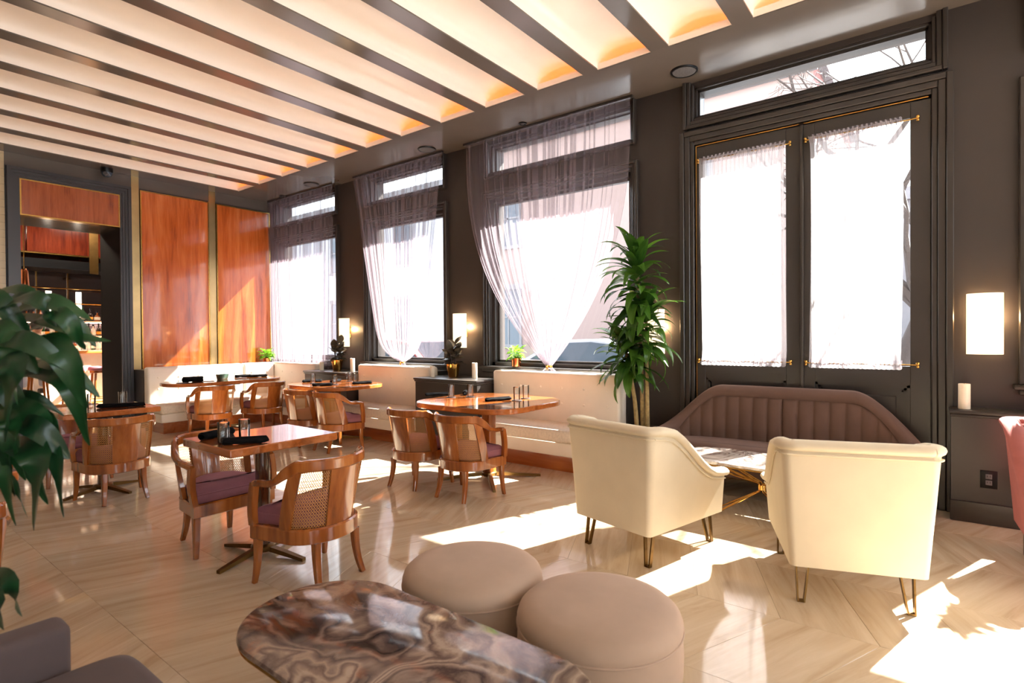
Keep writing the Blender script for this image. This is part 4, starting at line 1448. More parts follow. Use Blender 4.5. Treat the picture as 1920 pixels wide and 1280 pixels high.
R_ = random.Random(11)
dl = [leaf_mesh('leaf', M['leaf'], .35 + .04 * (k % 3), .092 + .014 * (k % 2), .7 + .45 * (k % 4), .22, 9, .10, .62, 1, R_) for k in range(8)]
def dracaena(label, loc):
    t = thing('dracaena', label, 'plant', loc, 0, None)
    MB().lathe([(.0001, 0), (.15, 0), (.165, .02), (.20, .42), (.205, .46), (.19, .46), (.185, .43), (.0001, .425)], 32).build('pot', M['pot_dark'], t)
    MB().lathe([(.186, .425), (.12, .436), (.0001, .44)], 20).build('soil', M['soil'], t)
    stems = [((-.02, .05), (-.05, .16), 1.27, 40), ((.02, -.04), (.02, -.03), 1.62, 62), ((.05, .02), (.00, .06), 2.12, 80)]
    extra = [((-.03, .10), 1.42, 28)]
    for (a, b, h, nl) in stems:
        pts = crom([(a[0], a[1], .42), (lerp(a[0], b[0], .35), lerp(a[1], b[1], .2) , lerp(.42, h, .4)), (b[0], b[1], h)], 10)
        MB().tube(pts, [lerp(.024, .015, i / (len(pts) - 1)) for i in range(len(pts))], 9).build('cane', M['cane_stem'], t)
        for k in range(nl):
            f = k / nl
            z = h - .46 * (1 - f) ** 1.1 * (.62 if h < 1.3 else (.9 if h < 1.7 else 1.2))
            el = lerp(-.4, 1.25, f ** 1.2) + R_.uniform(-.15, .15)
            az = k * 2.399 + R_.uniform(-.3, .3)
            s = lerp(1.0, .95, f) * R_.uniform(.9, 1.18)
            if cos(az) > .3: s *= lerp(.45, .85, abs(sin(az)) ** 2)
            q = pts[min(len(pts) - 1, int(len(pts) * max(0, (z - .42) / (h - .42))))] if z < h else pts[-1]
            put_leaf(t, dl[R_.randrange(8)], (q[0] + .012 * cos(az), q[1] + .012 * sin(az), z + .02 * f), az, el, s, R_.uniform(-.3, .3))
    for (a, h, nl) in extra:
        for k in range(nl):
            f = k / nl
            put_leaf(t, dl[R_.randrange(8)], (a[0] + .02, a[1], h - .3 * (1 - f)), k * 2.399, lerp(-.6, .6, f), R_.uniform(.75, 1), R_.uniform(-.3, .3))
    return t
drac = dracaena('tall dracaena with many strap leaves in a dark pot between banquette and sofa', (5.03, 2.27, 0))
dup(drac, (5.20, -.74, .806), radians(70), 'second dracaena standing on the dark ledge outside the right edge of the picture', None, .5)

# broad-leaved plant close to the camera on the left
fp = thing('broad_leaf_plant', 'large dark broad-leaved plant in the foreground at the left edge', 'plant', (0, 0, 0), 0)
PB = Vector((.19, 2.23, 0))
fp.location = PB
MB().lathe([(.0001, 0), (.13, 0), (.15, .03), (.17, .36), (.16, .36), (.155, .33), (.0001, .325)], 28).xf(Matrix.Translation((-.13, .13, 0))).build('pot', M['pot_dark'], fp)
MB().tube(crom([(-.13, .13, .32), (-.12, .08, .8), (-.05, -.08, 1.25), (-.0, -.14, 1.5)], 8), .016, 9).build('cane', M['cane_stem'], fp)
def world_at(px, py, depth):
    return CAM + f_ * depth + r2 * ((px - 960) / 1034.6 * depth) - u2 * ((py - 640) / 1034.6 * depth)
# each leaf: arching midrib given by three stations in space, plus half-width
FL = [
    ((-40, 640), (70, 570), (172, 600), 1.42, .050), ((-40, 600), (60, 560), (105, 612), 1.36, .036),
    ((-50, 690), (90, 640), (208, 640), 1.44, .040), ((20, 640), (120, 600), (180, 650), 1.50, .034),
    ((-40, 560), (40, 545), (100, 600), 1.50, .030), ((20, 655), (110, 660), (163, 765), 1.36, .050),
    ((60, 700), (130, 720), (168, 835), 1.40, .042), ((-30, 700), (60, 700), (150, 680), 1.50, .028),
    ((-30, 760), (50, 745), (120, 780), 1.45, .030), ((-30, 740), (60, 775), (104, 835), 1.40, .040),
    ((-20, 800), (60, 800), (130, 860), 1.36, .042), ((10, 830), (70, 860), (64, 995), 1.34, .050),
    ((40, 820), (100, 850), (120, 970), 1.38, .030), ((-30, 880), (20, 900), (52, 970), 1.44, .016),
    ((-40, 1080), (10, 1090), (42, 1155), 1.34, .036), ((-50, 1100), (-10, 1120), (8, 1180), 1.30, .030),
    ((40, 620), (110, 590), (160, 655), 1.40, .036), ((-20, 600), (30, 560), (130, 575), 1.47, .034), ((60, 680), (120, 690), (187, 745), 1.46, .034),
    ((-40, 660), (40, 640), (140, 700), 1.33, .044), ((30, 760), (90, 800), (112, 920), 1.41, .036), ((-20, 830), (40, 850), (90, 945), 1.45, .034), ((-50, 770), (-5, 800), (28, 930), 1.38, .036),
    ((-60, 560), (-10, 560), (60, 640), 1.40, .040), ((-70, 640), (0, 620), (70, 700), 1.36, .046), ((-60, 700), (0, 720), (60, 800), 1.42, .044), ((-60, 800), (0, 800), (48, 900), 1.37, .042), ((-50, 860), (0, 870), (30, 985), 1.40, .036), ((-60, 610), (10, 650), (34, 760), 1.34, .050),
    ((-60, 720), (20, 690), (10, 830), 1.28, .060), ((-30, 780), (20, 790), (36, 870), 1.32, .034),
    ((30, 590), (110, 610), (150, 640), 1.46, .030), ((-60, 860), (10, 850), (70, 890), 1.42, .030),
]
for a, b, c, dpt, hw in FL:
    A, B, C = world_at(*a, dpt + .06), world_at(*b, dpt - .05), world_at(*c, dpt)
    A -= PB; B -= PB; C -= PB
    mid = crom([A, B, C], 7)
    n = len(mid); vs = []
    for i, p in enumerate(mid):
        s = i / (n - 1)
        t_ = (mid[min(i + 1, n - 1)] - mid[max(i - 1, 0)]).normalized()
        side = t_.cross(Vector((-f_.x * .6, -f_.y * .6, .75)).normalized()).normalized()
        nm = side.cross(t_).normalized()
        w = max(.0015, .66 * hw * (sin(pi * min(1, (s * .93 + .06))) ** .75) * (1.15 - .3 * s))
        for cc in (-1, -.5, 0, .5, 1):
            vs.append(p + side * (w * cc) + nm * (abs(cc) * w * .28 + .08 * w * sin(6 * s + 2 * cc)))
    fs = [(i * 5 + k, i * 5 + k + 1, (i + 1) * 5 + k + 1, (i + 1) * 5 + k) for i in range(n - 1) for k in range(4)]
    MB().add(vs, fs).build('leaf', M['leaf_dark'], fp, True, 180)
    zz = max(.5, min(1.48, A.z - .02)); st = Vector((lerp(-.12, -.0, (zz - .6) / .9), lerp(.1, -.14, (zz - .6) / .9), zz))
    MB().tube([st, (st + A) / 2 + Vector((0, 0, .02)), A, mid[2]], [.006, .005, .004, .003], 6).build('leaf_stalk', M['leaf_dark'], fp)

rl = [leaf_mesh('leaf', M['leaf_rubber'], .15 + .02 * (k % 2), .098, .25 + .25 * (k % 3), .12, 8, .04, .8, 1, R_) for k in range(4)]
def rubber_plant(label, loc):
    t = thing('rubber_plant', label, 'plant', loc, 0, 'rubber plants in gold pots')
    MB().lathe([(.0001, 0), (.056, 0), (.060, .006), (.088, .155), (.09, .165), (.082, .165), (.08, .15), (.0001, .148)], 28).build('pot', M['gold'], t)
    MB().lathe([(.08, .15), (.0001, .156)], 16).build('soil', M['soil'], t)
    for k in range(5):
        a = k * 1.6
        top = (.06 * cos(a), .06 * sin(a), .28 + .035 * k)
        MB().tube(crom([(.02 * cos(a), .02 * sin(a), .15), (.035 * cos(a), .035 * sin(a), .22), top], 5), [.006] * 10 + [.004], 6).build('stem', M['bark'], t)
        for j in range(6):
            f = j / 5
            az = a + j * 2.1 + R_.uniform(-.4, .4)
            put_leaf(t, rl[(j + k) % 4], (lerp(.02, top[0], f), lerp(.02 * sin(a), top[1], f), lerp(.2, top[2], f)), az, lerp(-.05, 1.1, f) + R_.uniform(-.2, .2), R_.uniform(.85, 1.1), R_.uniform(-.3, .3))
    return t
rubber_plant('dark rubber plant in a gold pot on the ledge beside the third banquette', (5.10, 4.87, .85))
rubber_plant('dark rubber plant in a gold pot on the ledge nearest the corner banquette', (5.10, 7.33, .85))
ll = [leaf_mesh('leaf', M['leaf_lime'], .085 + .015 * (k % 2), .055, .5 + .3 * (k % 3), .18, 6, .12, .75, 1, R_) for k in range(4)]
def pothos(label, loc, n=34, s=1.0):
    t = thing('pothos', label, 'plant', loc, 0, 'lime green plants in copper pots')
    MB().lathe([(.0001, 0), (.05, 0), (.056, .006), (.06, .09), (.062, .105), (.056, .105), (.054, .095), (.0001, .094)], 24).build('pot', M['copper'], t)
    MB().lathe([(.054, .094), (.0001, .10)], 14).build('soil', M['soil'], t)
    for k in range(n):
        f = k / n; az = k * 2.399
        r = .018 + .045 * ((k * 7) % 10) / 10
        z = .11 + .10 * f + R_.uniform(-.01, .02)
        MB().tube([(.012 * cos(az), .012 * sin(az), .095), (r * cos(az), r * sin(az), z)], .0022, 5).build('stalk', M['leaf_lime'], t)
        put_leaf(t, ll[k % 4], (r * cos(az), r * sin(az), z), az + R_.uniform(-.5, .5), lerp(-.3, .9, f), R_.uniform(.85, 1.15) * s, R_.uniform(-.4, .4))
    return t
pothos('lime green plant in a copper pot on the window sill by the largest curtain', (5.36, 4.06, .99))
pothos('lime green plant in a copper pot behind the corner banquette', (5.12, 9.44, .90), 40, 1.2)

# ------------------------------------------------------------------ candles
def candle(label, loc, h, r=.033):
    t = thing('pillar_candle', label, 'candle', loc, 0, 'pale pillar candles')
    MB().lathe([(.0001, 0), (r * .97, 0), (r, .004), (r, h - .004), (r * .93, h), (r * .8, h - .006), (r * .3, h - .012), (.0001, h - .012)], 28).build('wax', M['candle'], t)
    MB().tube([(0, 0, h - .013), (.001, 0, h - .004), (.003, .001, h + .003)], .0016, 6).build('wick', M['black_cloth'], t)
candle('pale pillar candle on the dark ledge under the nearest sconce', (5.25, -.163, .806), .185, .036)
candle('taller white candle right of the rubber plant, beside the third banquette', (5.08, 4.49, .85), .19)
candle('short white candle left of the rubber plant, beside the middle banquette', (4.98, 5.12, .85), .135)
candle('white candle right of the rubber plant on the farther ledge', (5.08, 6.92, .85), .20)
candle('short candle left of the rubber plant on the farther ledge', (5.02, 7.62, .85), .13)

# ------------------------------------------------------------------ table settings
def glass(label, loc, group, h=.125, r=.033):
    global glass0
    if 'glass0' not in globals():
        glass0 = thing('tumbler', label, 'glass', loc, 0, group)
        MB().lathe([(.0001, 0), (r * .9, 0), (r * .93, .003), (r, h), (r - .0022, h), (r * .93 - .003, .012), (.0001, .011)], 24).build('body', M['tumbler'], glass0)
        MB().lathe([(r - .0016, h - .001), (r - .0002, h + .0016), (r + .0006, h - .001)], 24).build('lip', M['tumbler'], glass0)
        return glass0
    return dup(glass0, loc, 0, label, group)
def napkin(label, loc, rz, group, ln=.22, w=.055, h=.034):
    t = thing('napkin_roll', label, 'napkin', loc, rz, group)
    rn = random.Random(int(loc[0] * 1000) + int(loc[1] * 77))
    ph = [rn.uniform(0, 6) for _ in range(4)]
    def g(u, v):
        a = 2 * pi * u; s = v * 2 - 1
        e = 1 + .10 * sin(3 * a + 5 * s + ph[0]) + .07 * sin(9 * s + ph[1]) + .1 * max(0, abs(s) - .7) * sin(4 * a)
        end = 1 if abs(s) < .93 else .72
        return (s * ln / 2 + .004 * sin(2 * a + ph[2]), w / 2 * cos(a) * e * end, max(0, h / 2 + h / 2 * sin(a) * e * end))
    mb = MB().grid(g, 20, 22, cu=True)
    mb.build('roll', M['black_cloth'], t, True, 60)
    def g2(u, v):
        a = -.6 + 2.6 * u
        return (ln * (v - .5) * .93, (w / 2 + .003) * cos(a), h / 2 + (h / 2 + .003) * sin(a))
    MB().grid(g2, 8, 12).build('flap', M['black_cloth'], t, True, 60)
    return t
def coaster(label, loc, group, r=.048):
    t = thing('coaster', label, 'coaster', loc, 0, group)
    MB().lathe([(.0001, 0), (r * .96, 0), (r, .002), (r, .005), (r * .93, .0062), (r * .9, .0052), (.0001, .0052)], 24).build('disc', M['steel'], t)
    return t
TZ = .75
G1 = 'setting on the small square table'
napkin('black rolled napkin nearest the viewer on the small square table', (1.60, 3.20, TZ), radians(-35), G1, .24, .06, .04)
napkin('black napkin at the far left edge of the small square table', (1.60, 3.56, TZ), radians(20), G1, .24, .06, .045)
napkin('flat black napkin under the tumblers on the small square table', (1.575, 3.39, TZ), radians(60), G1, .20, .07, .03)
glass('left tumbler of the pair on the small square table', (1.525, 3.31, TZ), G1)
glass('right tumbler of the pair on the small square table', (1.66, 3.335, TZ), G1)
G3 = 'setting on the third table'
def at_table(px, py):
    d = (f_ * 1034.6 + r2 * (px - 960) - u2 * (py - 640))
    return CAM + d * ((TZ - CAM.z) / d.z)
for lab, px, py, rz, ln in (('black napkin at the left end of the third table', 820, 742, -30, .25), ('long black napkin at the front of the third table', 934, 751, -22, .27)):
    p = at_table(px, py); napkin(lab, p, radians(rz), G3, ln, .06, .034)
for lab, px, py in (('tumbler at the back left of the third table', 846, 745), ('second tumbler from the left on the third table', 882, 744), ('tumbler at the front of the pair on the right of the third table', 969, 751), ('tumbler at the back of the pair on the right of the third table', 986, 747)):
    p = at_table(px, py); coaster('coaster under the ' + lab.replace(' of the pair', ''), p, G3)
    glass(lab, p + Vector((0, 0, .0055)), G3)
p = at_table(873, 740); napkin('small dark folded napkin beside the second tumbler of the third table', p, radians(40), G3, .12, .05, .045)
G2 = 'setting on the middle table'
def at2(x, y): return Vector((x - .08, y + .2, TZ))
for lab, x, y, rz in (('black napkin at the far left of the middle table', 4.42, 6.62, -25), ('black napkin at the front of the middle table', 4.16, 5.98, -40), ('black napkin at the back of the middle table', 4.62, 6.36, 30), ('long black napkin at the right of the middle table', 4.62, 5.78, -20)):
    napkin(lab, at2(x, y), radians(rz), G2, .25, .06, .036)
for lab, x, y in (('tumbler at the far left of the middle table', 4.28, 6.38), ('tallest-looking tumbler at the back of the middle table', 4.78, 6.26), ('tumbler at the front centre of the middle table', 4.34, 5.98), ('tumbler at the right of the middle table', 4.66, 5.98)):
    coaster('coaster under the ' + lab, at2(x, y), G2); glass(lab, at2(x, y) + Vector((0, 0, .0055)), G2)
GC = 'setting on the corner table'
napkin('bulky black napkin at the left of the corner table', (3.42, 8.32, TZ), radians(-20), GC, .26, .10, .075)
napkin('black napkin second from right on the corner table', (4.28, 8.62, TZ), radians(-10), GC, .24, .06, .04)
napkin('black napkin at the right end of the corner table', (4.44, 8.46, TZ), radians(-25), GC, .26, .06, .04)
t = thing('green_dish', 'small dark green glazed dish at the middle of the corner table', 'bowl', (3.90, 8.48, TZ), radians(20), GC)
MB().poly(rrect(-.08, .08, -.05, .05, .02, 4), [(.018, 0), (.012, .006), (0, .055), (-.004, .075), (.003, .075), (.016, .03), (.024, .012)]).build('dish', M['green_dish'], t)
MB().poly(rrect(-.06, .06, -.032, .032, .012, 3), [(0, -.0), (0, .0035)]).build('foot', M['green_dish'], t)
for lab, x, y in (('flat coaster by the bulky napkin on the corner table', 3.26, 8.26), ('flat coaster right of the bulky napkin on the corner table', 3.60, 8.24), ('flat coaster near the right end of the corner table', 4.18, 8.46)):
    coaster(lab, (x, y, TZ), GC, .075)
GB = 'setting on the table behind the leaves'
napkin('long black napkin on the table behind the big leaves', (1.80, 5.86, TZ), radians(-30), GB, .36, .08, .035)
glass('single tumbler on the table behind the big leaves', (1.86, 6.02, TZ), GB)
glass('tumbler half hidden by the big leaves on the same table', (1.62, 6.02, TZ), GB)

# ------------------------------------------------------------------ the bar beyond the doorway
BY = FY + .87
bw = structure('wall_bar')
MB().box(1.0, 5.6, 13.6, 13.8, 0, 4.0).build('back_wall', M['bar_brick'], bw, False)
MB().box(.8, 1.0, BY, 13.8, 0, 4.0).build('side_wall', M['white_wall'], bw, False)
MB().box(1.0, 5.4, BY, 13.6, 3.72, 3.8).build('bar_ceiling', M['bar_wood'], bw, False)
for k in range(6):
    MB().box(1.0, 5.4, BY + .3 + k * .55, BY + .315 + k * .55, 3.712, 3.72).build('brass_strip', M['brass'], bw, False)
# canopy over the back bar
t = thing('bar_canopy', 'dark rosewood canopy with brass edges above the bottle shelves', 'canopy', (3.0, 12.75, 0), 0)
for k in range(4):
    x = -1.4 + k * .92
    MB().box(x, x + .90, -.04, 0, 2.93, 3.38, .004, 1).build('panel', M['bar_wood'], t)
MB().box(-1.42, 2.3, -.05, .8, 2.905, 2.925).box(-1.42, 2.3, -.05, .0, 3.385, 3.40).build('brass_edge', M['brass'], t, False)
MB().box(.42, .56, -.055, -.035, 2.6, 3.6).build('brass_post', M['brass_old'], t, False)
MB().box(-1.42, 2.3, -.02, .78, 2.66, 2.82).build('soffit_box', M['black_metal'], t, False)
MB().box(-1.42, 2.3, .76, .84, 2.82, 3.70).build('back', M['bar_wood'], t, False)
# shelves of the back bar
t = thing('back_bar', 'back bar with brass rails and lit glass bottle shelves', 'shelving', (3.0, 13.3, 0), 0)
for z in (1.43, 1.72):
    MB().box(-1.6, 2.2, -.06, .28, z - .03, z, .004, 1).build('shelf', M['white_bar'], t)
    MB().box(-1.6, 2.2, .10, .26, z - .036, z - .031).build('shelf_light', M['backlight'], t, False)
for z in (2.05, 2.34):
    MB().box(-1.6, 2.2, -.03, .28, z - .012, z, .003, 1).build('glass_shelf', M['tumbler'], t)
    MB().tube([(-1.6, -.04, z), (2.2, -.04, z)], .012, 8).build('brass_rail', M['brass'], t)
MB().box(-1.6, 2.2, -.16, .28, 0, 1.12).build('cabinet', M['bar_wood'], t, False)
MB().box(-1.62, 2.22, -.19, .29, 1.12, 1.15, .004, 1).build('worktop', M['white_bar'], t)
MB().box(-1.0, .95, .27, .29, 1.75, 2.66).build('mirror', M['mirror'], t, False)
for x in (-.2, .28, .86, 1.3):
    MB().box(x, x + .02, .24, .27, 1.15, 2.66).build('upright', M['brass'], t, False)
for x in (-.05, .42):
    MB().box(x, x + .09, .262, .268, 1.80, 2.30).build('lit_panel', M['backlight'], t, False)
sg = thing('red_sign', 'small red lit square among the back bar shelves', 'sign', (2.86, 13.24, 2.052), 0)
MB().box(-.035, .035, -.01, .01, .02, .10, .004, 1).build('face', M['red_sign'], sg)
MB().box(-.012, .012, -.012, .012, 0, .02).build('stand', M['brass'], sg, False)
# bottles
def bottle_mesh(kind):
    p = {0: [(.0001, 0), (.036, 0), (.038, .01), (.038, .12), (.03, .15), (.013, .17), (.012, .23), (.015, .232), (.015, .25), (.0001, .25)],
         1: [(.0001, 0), (.048, 0), (.052, .012), (.05, .09), (.03, .12), (.014, .135), (.013, .17), (.018, .172), (.018, .20), (.0001, .20)],
         2: [(.0001, 0), (.033, 0), (.034, .01), (.034, .17), (.016, .22), (.013, .29), (.015, .292), (.015, .31), (.0001, .31)],
         3: [(.0001, 0), (.03, 0), (.042, .02), (.044, .10), (.02, .15), (.012, .17), (.011, .20), (.016, .205), (.016, .225), (.0001, .225)]}[kind]
    return p
kinds = [('liquor', 'amber', 1, 'label_cream'), ('bottle_dark', 'dark brown', 0, 'label_orange'), ('bottle_green', 'green', 2, 'label_cream'), ('bottle_clear', 'clear', 3, 'label_cream'), ('bottle_clear', 'clear', 0, 'label_cream'), ('liquor', 'amber', 3, 'label_orange')]
protos = {}
ORD = 'first second third fourth fifth sixth seventh eighth ninth tenth eleventh twelfth thirteenth fourteenth fifteenth sixteenth seventeenth eighteenth nineteenth twentieth twenty-first twenty-second'.split()
rows = [(1.72, 'upper', [0, 0, 5, 0, 3, 0, 0, 1, 2, 1, 0, 5], .105), (1.43, 'middle', [1, 3, 1, 2, 1, 4, 1, 1, 2, 0, 1, 3], .075), (1.15, 'lower', [3, 4, 2, 3, 4, 3, 4, 4, 3, 3, 0, 4], .068)]
for z, rn_, seq, stp in rows:
    x = 2.62; i = 0
    while x < 3.92:
        k = seq[i % len(seq)]; mt, nm, sh, lb = kinds[k]
        lab = nm + ' bottle, ' + ORD[i] + ' from the left on the ' + rn_ + ' back bar shelf'
        loc = (x, 13.33 + .02 * ((i * 5) % 3), z)
        if k not in protos:
            t = thing('bottle', lab, 'bottle', loc, 0, nm + ' bottles on the ' + rn_ + ' shelf'); protos[k] = t
            MB().lathe(bottle_mesh(sh), 14).build('body', M[mt], t)
            pr = bottle_mesh(sh)
            MB().lathe([(pr[2][0] + .0012, .03), (pr[2][0] + .0012, .085)], 14).build('label', M[lb], t)
            MB().lathe([(pr[-2][0] + .001, pr[-2][1] - .03), (pr[-2][0] + .002, pr[-2][1] + .002), (.0001, pr[-2][1] + .003)], 10).build('cap', M['black_metal'], t)
        else:
            dup(protos[k], loc, R_.uniform(0, 3), lab, nm + ' bottles on the ' + rn_ + ' shelf')
        x += stp * R_.uniform(.95, 1.2); i += 1
# counter
t = thing('bar_counter', 'bar counter with honey wood top and cream front', 'counter', (2.9, 12.45, 0), 0)
MB().box(-1.6, 2.4, -.06, .46, 1.10, 1.155, .01, 2).build('countertop', M['bar_top'], t)
MB().box(-1.55, 2.38, .02, .40, .0, 1.10).build('front', M['white_bar'], t, False)
for k in range(5):
    MB().box(-1.5 + k * .8, -1.5 + k * .8 + .03, .0, .022, .02, 1.09).build('batten', M['brass'], t, False)
MB().tube([(-1.55, -.12, .2), (2.38, -.12, .2)], .016, 10).build('foot_rail', M['brass'], t)
def stool(label, loc):
    global stool0
    if 'stool0' in globals():
        return dup(stool0, loc, 0, label)
    t = stool0 = thing('bar_stool', label, 'stool', loc, 0, 'bar stools with mauve seats')
    MB().lathe([(.0001, .80), (.17, .80), (.18, .81), (.182, .845), (.165, .868), (.1, .876), (.0001, .878)], 28).build('seat', M['mauve'], t)
    MB().lathe([(.0001, .755), (.16, .755), (.165, .76), (.165, .80), (.0001, .80)], 28).build('seat_ring', M['chair_wood'], t)
    for k in range(4):
        a = pi / 4 + k * pi / 2
        MB().tube([(.13 * cos(a), .13 * sin(a), .76), (.19 * cos(a), .19 * sin(a), 0)], [.02, .014], 8).build('leg', M['chair_wood'], t)
    MB().tube([(.165 * cos(2 * pi * k / 28), .165 * sin(2 * pi * k / 28), .30) for k in range(28)], .008, 6, closed=True).build('foot_ring', M['brass'], t)
    return t
stool('bar stool with the seated person on it', (2.50, 12.05, 0))
stool('bar stool with mauve seat beside the seated person', (2.98, 12.05, 0))
stool('bar stool with mauve seat nearest the dark door jamb', (3.38, 12.05, 0))
t = thing('pendant_lamp', 'copper cone pendant lamp hanging on a brass rod in the bar', 'lamp', (2.20, 11.3, 2.03), 0)
MB().lathe([(.075, 0), (.078, .002), (.052, .40), (.03, .44), (.0001, .442)], 24).build('shade', M['copper'], t)
MB().tube([(0, 0, .44), (0, 0, 1.68)], .006, 8).build('rod', M['brass'], t)
MB().lathe([(.05, 1.66), (.05, 1.69), (.0001, 1.69)], 18).build('canopy', M['brass'], t)
MB().lathe([(.0001, .02), (.03, .04), (.02, .1), (.0001, .11)], 12).build('bulb', M['bulb'], t)

# person seated at the bar, seen from behind
pr = thing('person', 'person in beige shirt and pale trousers on a bar stool, back turned', 'person', (2.50, 12.05, .878), 0)
def skin_chain(name, mat, verts, edges, radii, root, sub=2, parent=None):
    me = bpy.data.meshes.new(name); me.from_pydata(verts, edges, []); me.update()
    o = link(name, me, parent)
    me.materials.append(mat)
    m = o.modifiers.new('skin', 'SKIN')
    for i, r in enumerate(radii):
        me.skin_vertices[0].data[i].radius = (r, r) if not isinstance(r, tuple) else r
    me.skin_vertices[0].data[root].use_root = True
    m.use_smooth_shade = True
    s = o.modifiers.new('sub', 'SUBSURF'); s.levels = sub; s.render_levels = sub
    return o
V = [(0, 0, .09), (0, .01, .24), (0, .015, .40), (0, .0, .52), (0, .005, .58), (-.17, .0, .49), (.17, .0, .49), (-.23, .05, .30), (.23, .05, .30), (-.17, .26, .30), (.17, .26, .30)]
E_ = [(0, 1), (1, 2), (2, 3), (3, 4), (3, 5), (3, 6), (5, 7), (6, 8), (7, 9), (8, 10)]
skin_chain('torso', M['shirt'], V, E_, [(.15, .12), (.135, .105), (.155, .11), (.10, .085), .055, .068, .068, .05, .05, .04, .04], 0, 2, pr)
V = [(0, 0, .085), (-.09, .03, .075), (.09, .03, .075), (-.13, .36, .07), (.13, .36, .07), (-.12, .30, -.34), (.12, .30, -.34)]
skin_chain('trousers', M['jeans'], V, [(0, 1), (0, 2), (1, 3), (2, 4), (3, 5), (4, 6)], [.11, .088, .088, .065, .065, .048, .048], 0, 2, pr)
for s in (-1, 1):
    MB().sq((.12 * s, .35, -.41), (.09, .25, .09), .7, .6, 16, 10).build('shoe', M['shoe'], pr)
    V = [(.17 * s, .26, .30), (.15 * s, .31, .325), (.14 * s, .345, .33)]
    ed = [(0, 1), (1, 2)]; rd = [.03, .036, .03]
    for k in range(4):
        b = len(V); ox = (k - 1.5) * .016
        V += [(.14 * s + ox, .37, .333), (.14 * s + ox, .40 - abs(k - 1.4) * .006, .33), (.14 * s + ox, .42 - abs(k - 1.4) * .008, .318)]
        ed += [(2, b), (b, b + 1), (b + 1, b + 2)]; rd += [.010, .009, .008]
    b = len(V); V += [(.14 * s - .03 * s, .335, .326), (.14 * s - .045 * s, .36, .322)]; ed += [(1, b), (b, b + 1)]; rd += [.011, .009]
    skin_chain('hand', M['skin'], V, ed, rd, 0, 1, pr)
def hd(p):
    q = p.copy()
    if p.y > 0: q.x *= 1 - .15 * max(0, -p.z / .12)
    return q
h = MB().sq((0, .02, .70), (.155, .19, .235), 1, 1, 24, 18, hd)
h.sq((0, .115, .69), (.026, .035, .05), 1, 1, 10, 8)
for s in (-1, 1): h.sq((.078 * s, .02, .695), (.018, .04, .06), 1, 1, 10, 8)
h.tube([(0, .005, .56), (0, .012, .64)], .052, 14)
ho = h.build('head', M['skin'], pr, True, 60)
MB().sq((0, -.002, .735), (.172, .20, .20), .9, 1, 24, 16, lambda p: Vector((p.x, min(p.y, .07 if p.z > .02 else -.01), p.z))).build('hair', M['hair'], ho, True, 60)
for s in (-1, 1): MB().sq((.034 * s, .104, .712), (.024, .016, .013), 1, 1, 10, 8).build('eye', M['eyes'], ho)
MB().sq((0, .102, .645), (.05, .016, .014), 1, 1, 12, 8).build('mouth', M['lip_skin'], ho)

# added fill lights to brighten the bar room, no fixtures behind them
for x in (2.2, 3.4):
    ld = bpy.data.lights.new('bar_fill', 'AREA'); ld.energy = 14; ld.size = .5; ld.color = (1, .84, .66)
    lo = bpy.data.objects.new('bar_fill', ld); COL.objects.link(lo); lo.location = (x, 11.6, 3.68)

# ------------------------------------------------------------------ outside
st = structure('ground')
MB().box(5.7, 60, -40, 40, -.35, -.15).build('street', M['asphalt'], st, False)
MB().box(5.7, 8.2, -40, 40, -.15, -.03).build('pavement', M['pavement'], st, False)
MB().box(13.2, 16, -40, 40, -.15, -.03).build('pavement', M['pavement'], st, False)
def building(label, x0, y0, y1, h, mat, wins_):
    t = thing('building', label, 'building', (x0, (y0 + y1) / 2, -.15), 0)
    hw = (y1 - y0) / 2
    MB().box(0, 8, -hw, hw, 0, h).build('facade', mat, t, False)
    MB().box(-.25, 8.2, -hw - .2, hw + .2, h, h + .35).box(-.12, 0, -hw - .1, hw + .1, h - .35, h).build('cornice', M['stone'], t, False)
    for yy in wins_:
        for z in (1.2, 4.8):
            if z + 2 > h: continue
            f = MB().box(-.06, .02, yy - .65, yy + .65, z - .12, z).box(-.05, .02, yy - .65, yy + .65, z + 2, z + 2.2).box(-.04, .02, yy - .6, yy - .5, z, z + 2).box(-.04, .02, yy + .5, yy + .6, z, z + 2).box(-.03, .02, yy - .03, yy + .03, z, z + 2).box(-.03, .02, yy - .5, yy + .5, z + .97, z + 1.03).build('window', M['stone'], t, False)
            MB().box(-.012, .015, yy - .5, yy + .5, z, z + 2).build('pane', M['car_glass'], f, False)
building('red brick building across the street seen through the windows', 16, 2.5, 14, 8.6, M['brick'], [-2.6, 4.2])
building('pale low building across the street beyond the bare tree', 19, -22, 1.2, 5.2, M['stone'], [-8, -4, 0, 4])
building('pale grey building farther along the street, seen past the far curtains', 17, 14.6, 42, 7.8, M['pale_render'], [-9, -4, 1, 6, 11])
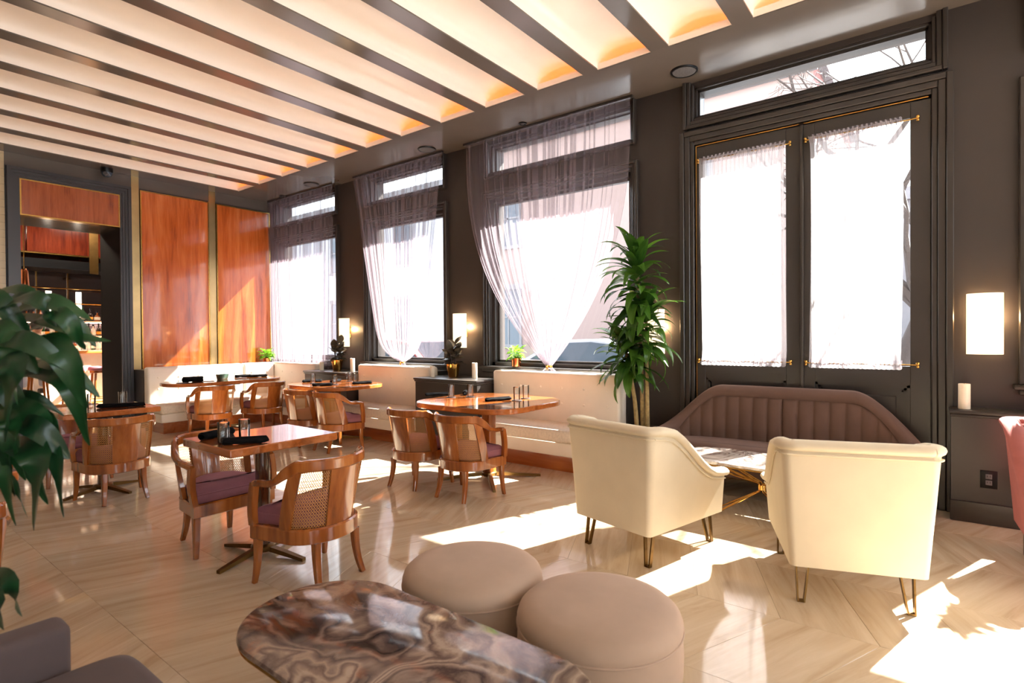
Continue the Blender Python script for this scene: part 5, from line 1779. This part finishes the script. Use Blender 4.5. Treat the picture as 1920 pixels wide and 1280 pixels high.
def car(label, loc, rz, paint):
    t = thing('car', label, 'car', loc, rz, None)
    L_, Wd = 4.3, 1.74
    prof = [(-2.15, .32), (-2.17, .62), (-2.02, .86), (-1.55, .92), (-1.05, .95), (-.45, 1.38), (.1, 1.45), (.9, 1.43), (1.55, 1.08), (2.05, .98), (2.15, .70), (2.15, .34), (1.75, .22), (-1.75, .22)]
    vs = []; n = len(prof)
    for k, (yy, ins) in enumerate(((-Wd / 2, .05), (-Wd / 2 + .06, 0), (Wd / 2 - .06, 0), (Wd / 2, .05))):
        for x, z in prof:
            sx = 1 - ins * .4; top = max(0, z - .95) * .35
            y2 = yy - math.copysign(top, yy)
            vs.append((x * sx, y2, z - ins * .3 * (1 if z > .6 else 0)))
    fs = [(l * n + i, l * n + (i + 1) % n, (l + 1) * n + (i + 1) % n, (l + 1) * n + i) for l in range(3) for i in range(n)]
    fs += [tuple(range(n)), tuple(reversed(range(3 * n, 4 * n)))]
    MB().add(vs, fs).build('body', paint, t, True, 30)
    wn = [(-.92, .98), (-.42, 1.33), (.1, 1.39), (.85, 1.37), (1.4, 1.06)]
    for s in (-1, 1):
        q = [(x, s * (Wd / 2 + .006 - (z - .95) * .35 * .95), z) for x, z in wn]
        q2 = [(x, y - s * .02, z) for x, y, z in q]
        m = len(q)
        MB().add(q + q2, [tuple(range(m)), tuple(reversed(range(m, 2 * m)))] + [(i, (i + 1) % m, m + (i + 1) % m, m + i) for i in range(m)]).build('side_window', M['car_glass'], t, False)
    MB().add([(-1.06, -.68, .965), (-1.06, .68, .965), (-.47, .6, 1.375), (-.47, -.6, 1.375), (-1.02, -.68, .93), (-1.02, .68, .93)], [(0, 1, 2, 3), (0, 4, 5, 1)]).build('windscreen', M['car_glass'], t, False)
    for x in (-1.35, 1.35):
        for s in (-1, 1):
            wmt = Matrix.Translation((x, s * (Wd / 2 - .10), .31)) @ Matrix.Rotation(radians(90), 4, 'X')
            w = MB().lathe([(.18, -.1), (.30, -.1), (.315, -.07), (.315, .07), (.30, .1), (.18, .1)], 24).xf(wmt).build('wheel', M['rubber'], t)
            MB().lathe([(.0001, -.09), (.19, -.095), (.19, .095), (.0001, .09)], 18).xf(wmt).build('hub_cap', M['speaker_grey'], w)
    return t
car('silver car parked outside behind the largest curtain and the dracaena', (9.6, 4.9, -.15), radians(90), M['car_paint'])
car('dull red car parked outside behind the middle curtain', (9.6, 10.4, -.15), radians(90), M['car_red'])
# bare street tree
tr = thing('street_tree', 'bare leafless street tree outside above the street door', 'tree', (10.9, .6, -.03), 0)
tb = MB()
TR = random.Random(4)
def branch(p, d, ln, r, lvl):
    pts = [p]; q = p.copy(); dd = d.copy()
    for k in range(4):
        dd = (dd + Vector((TR.uniform(-.22, .22), TR.uniform(-.22, .22), TR.uniform(-.08, .2)))).normalized()
        q = q + dd * ln / 4; pts.append(q.copy())
    tb.tube(pts, [lerp(r, r * .55, k / 4) for k in range(5)], 5 if lvl else 8, caps=False)
    if lvl < 5:
        for k in range(3 if lvl else 5):
            a = TR.uniform(0, 6.28)
            side = dd.cross(Vector((cos(a), sin(a), .3))).normalized()
            nd = (dd * .75 + side * TR.uniform(.5, .95)).normalized()
            branch(pts[TR.randrange(2, 5)], nd, ln * TR.uniform(.55, .75), r * .5, lvl + 1)
branch(Vector((0, 0, 0)), Vector((0, 0, 1)), 3.6, .15, 0)
tb.build('trunk_and_branches', M['bark'], tr, True, 60)
MB().lathe([(.22, 0), (.17, .08), (.15, .3)], 10).build('root_flare', M['bark'], tr)
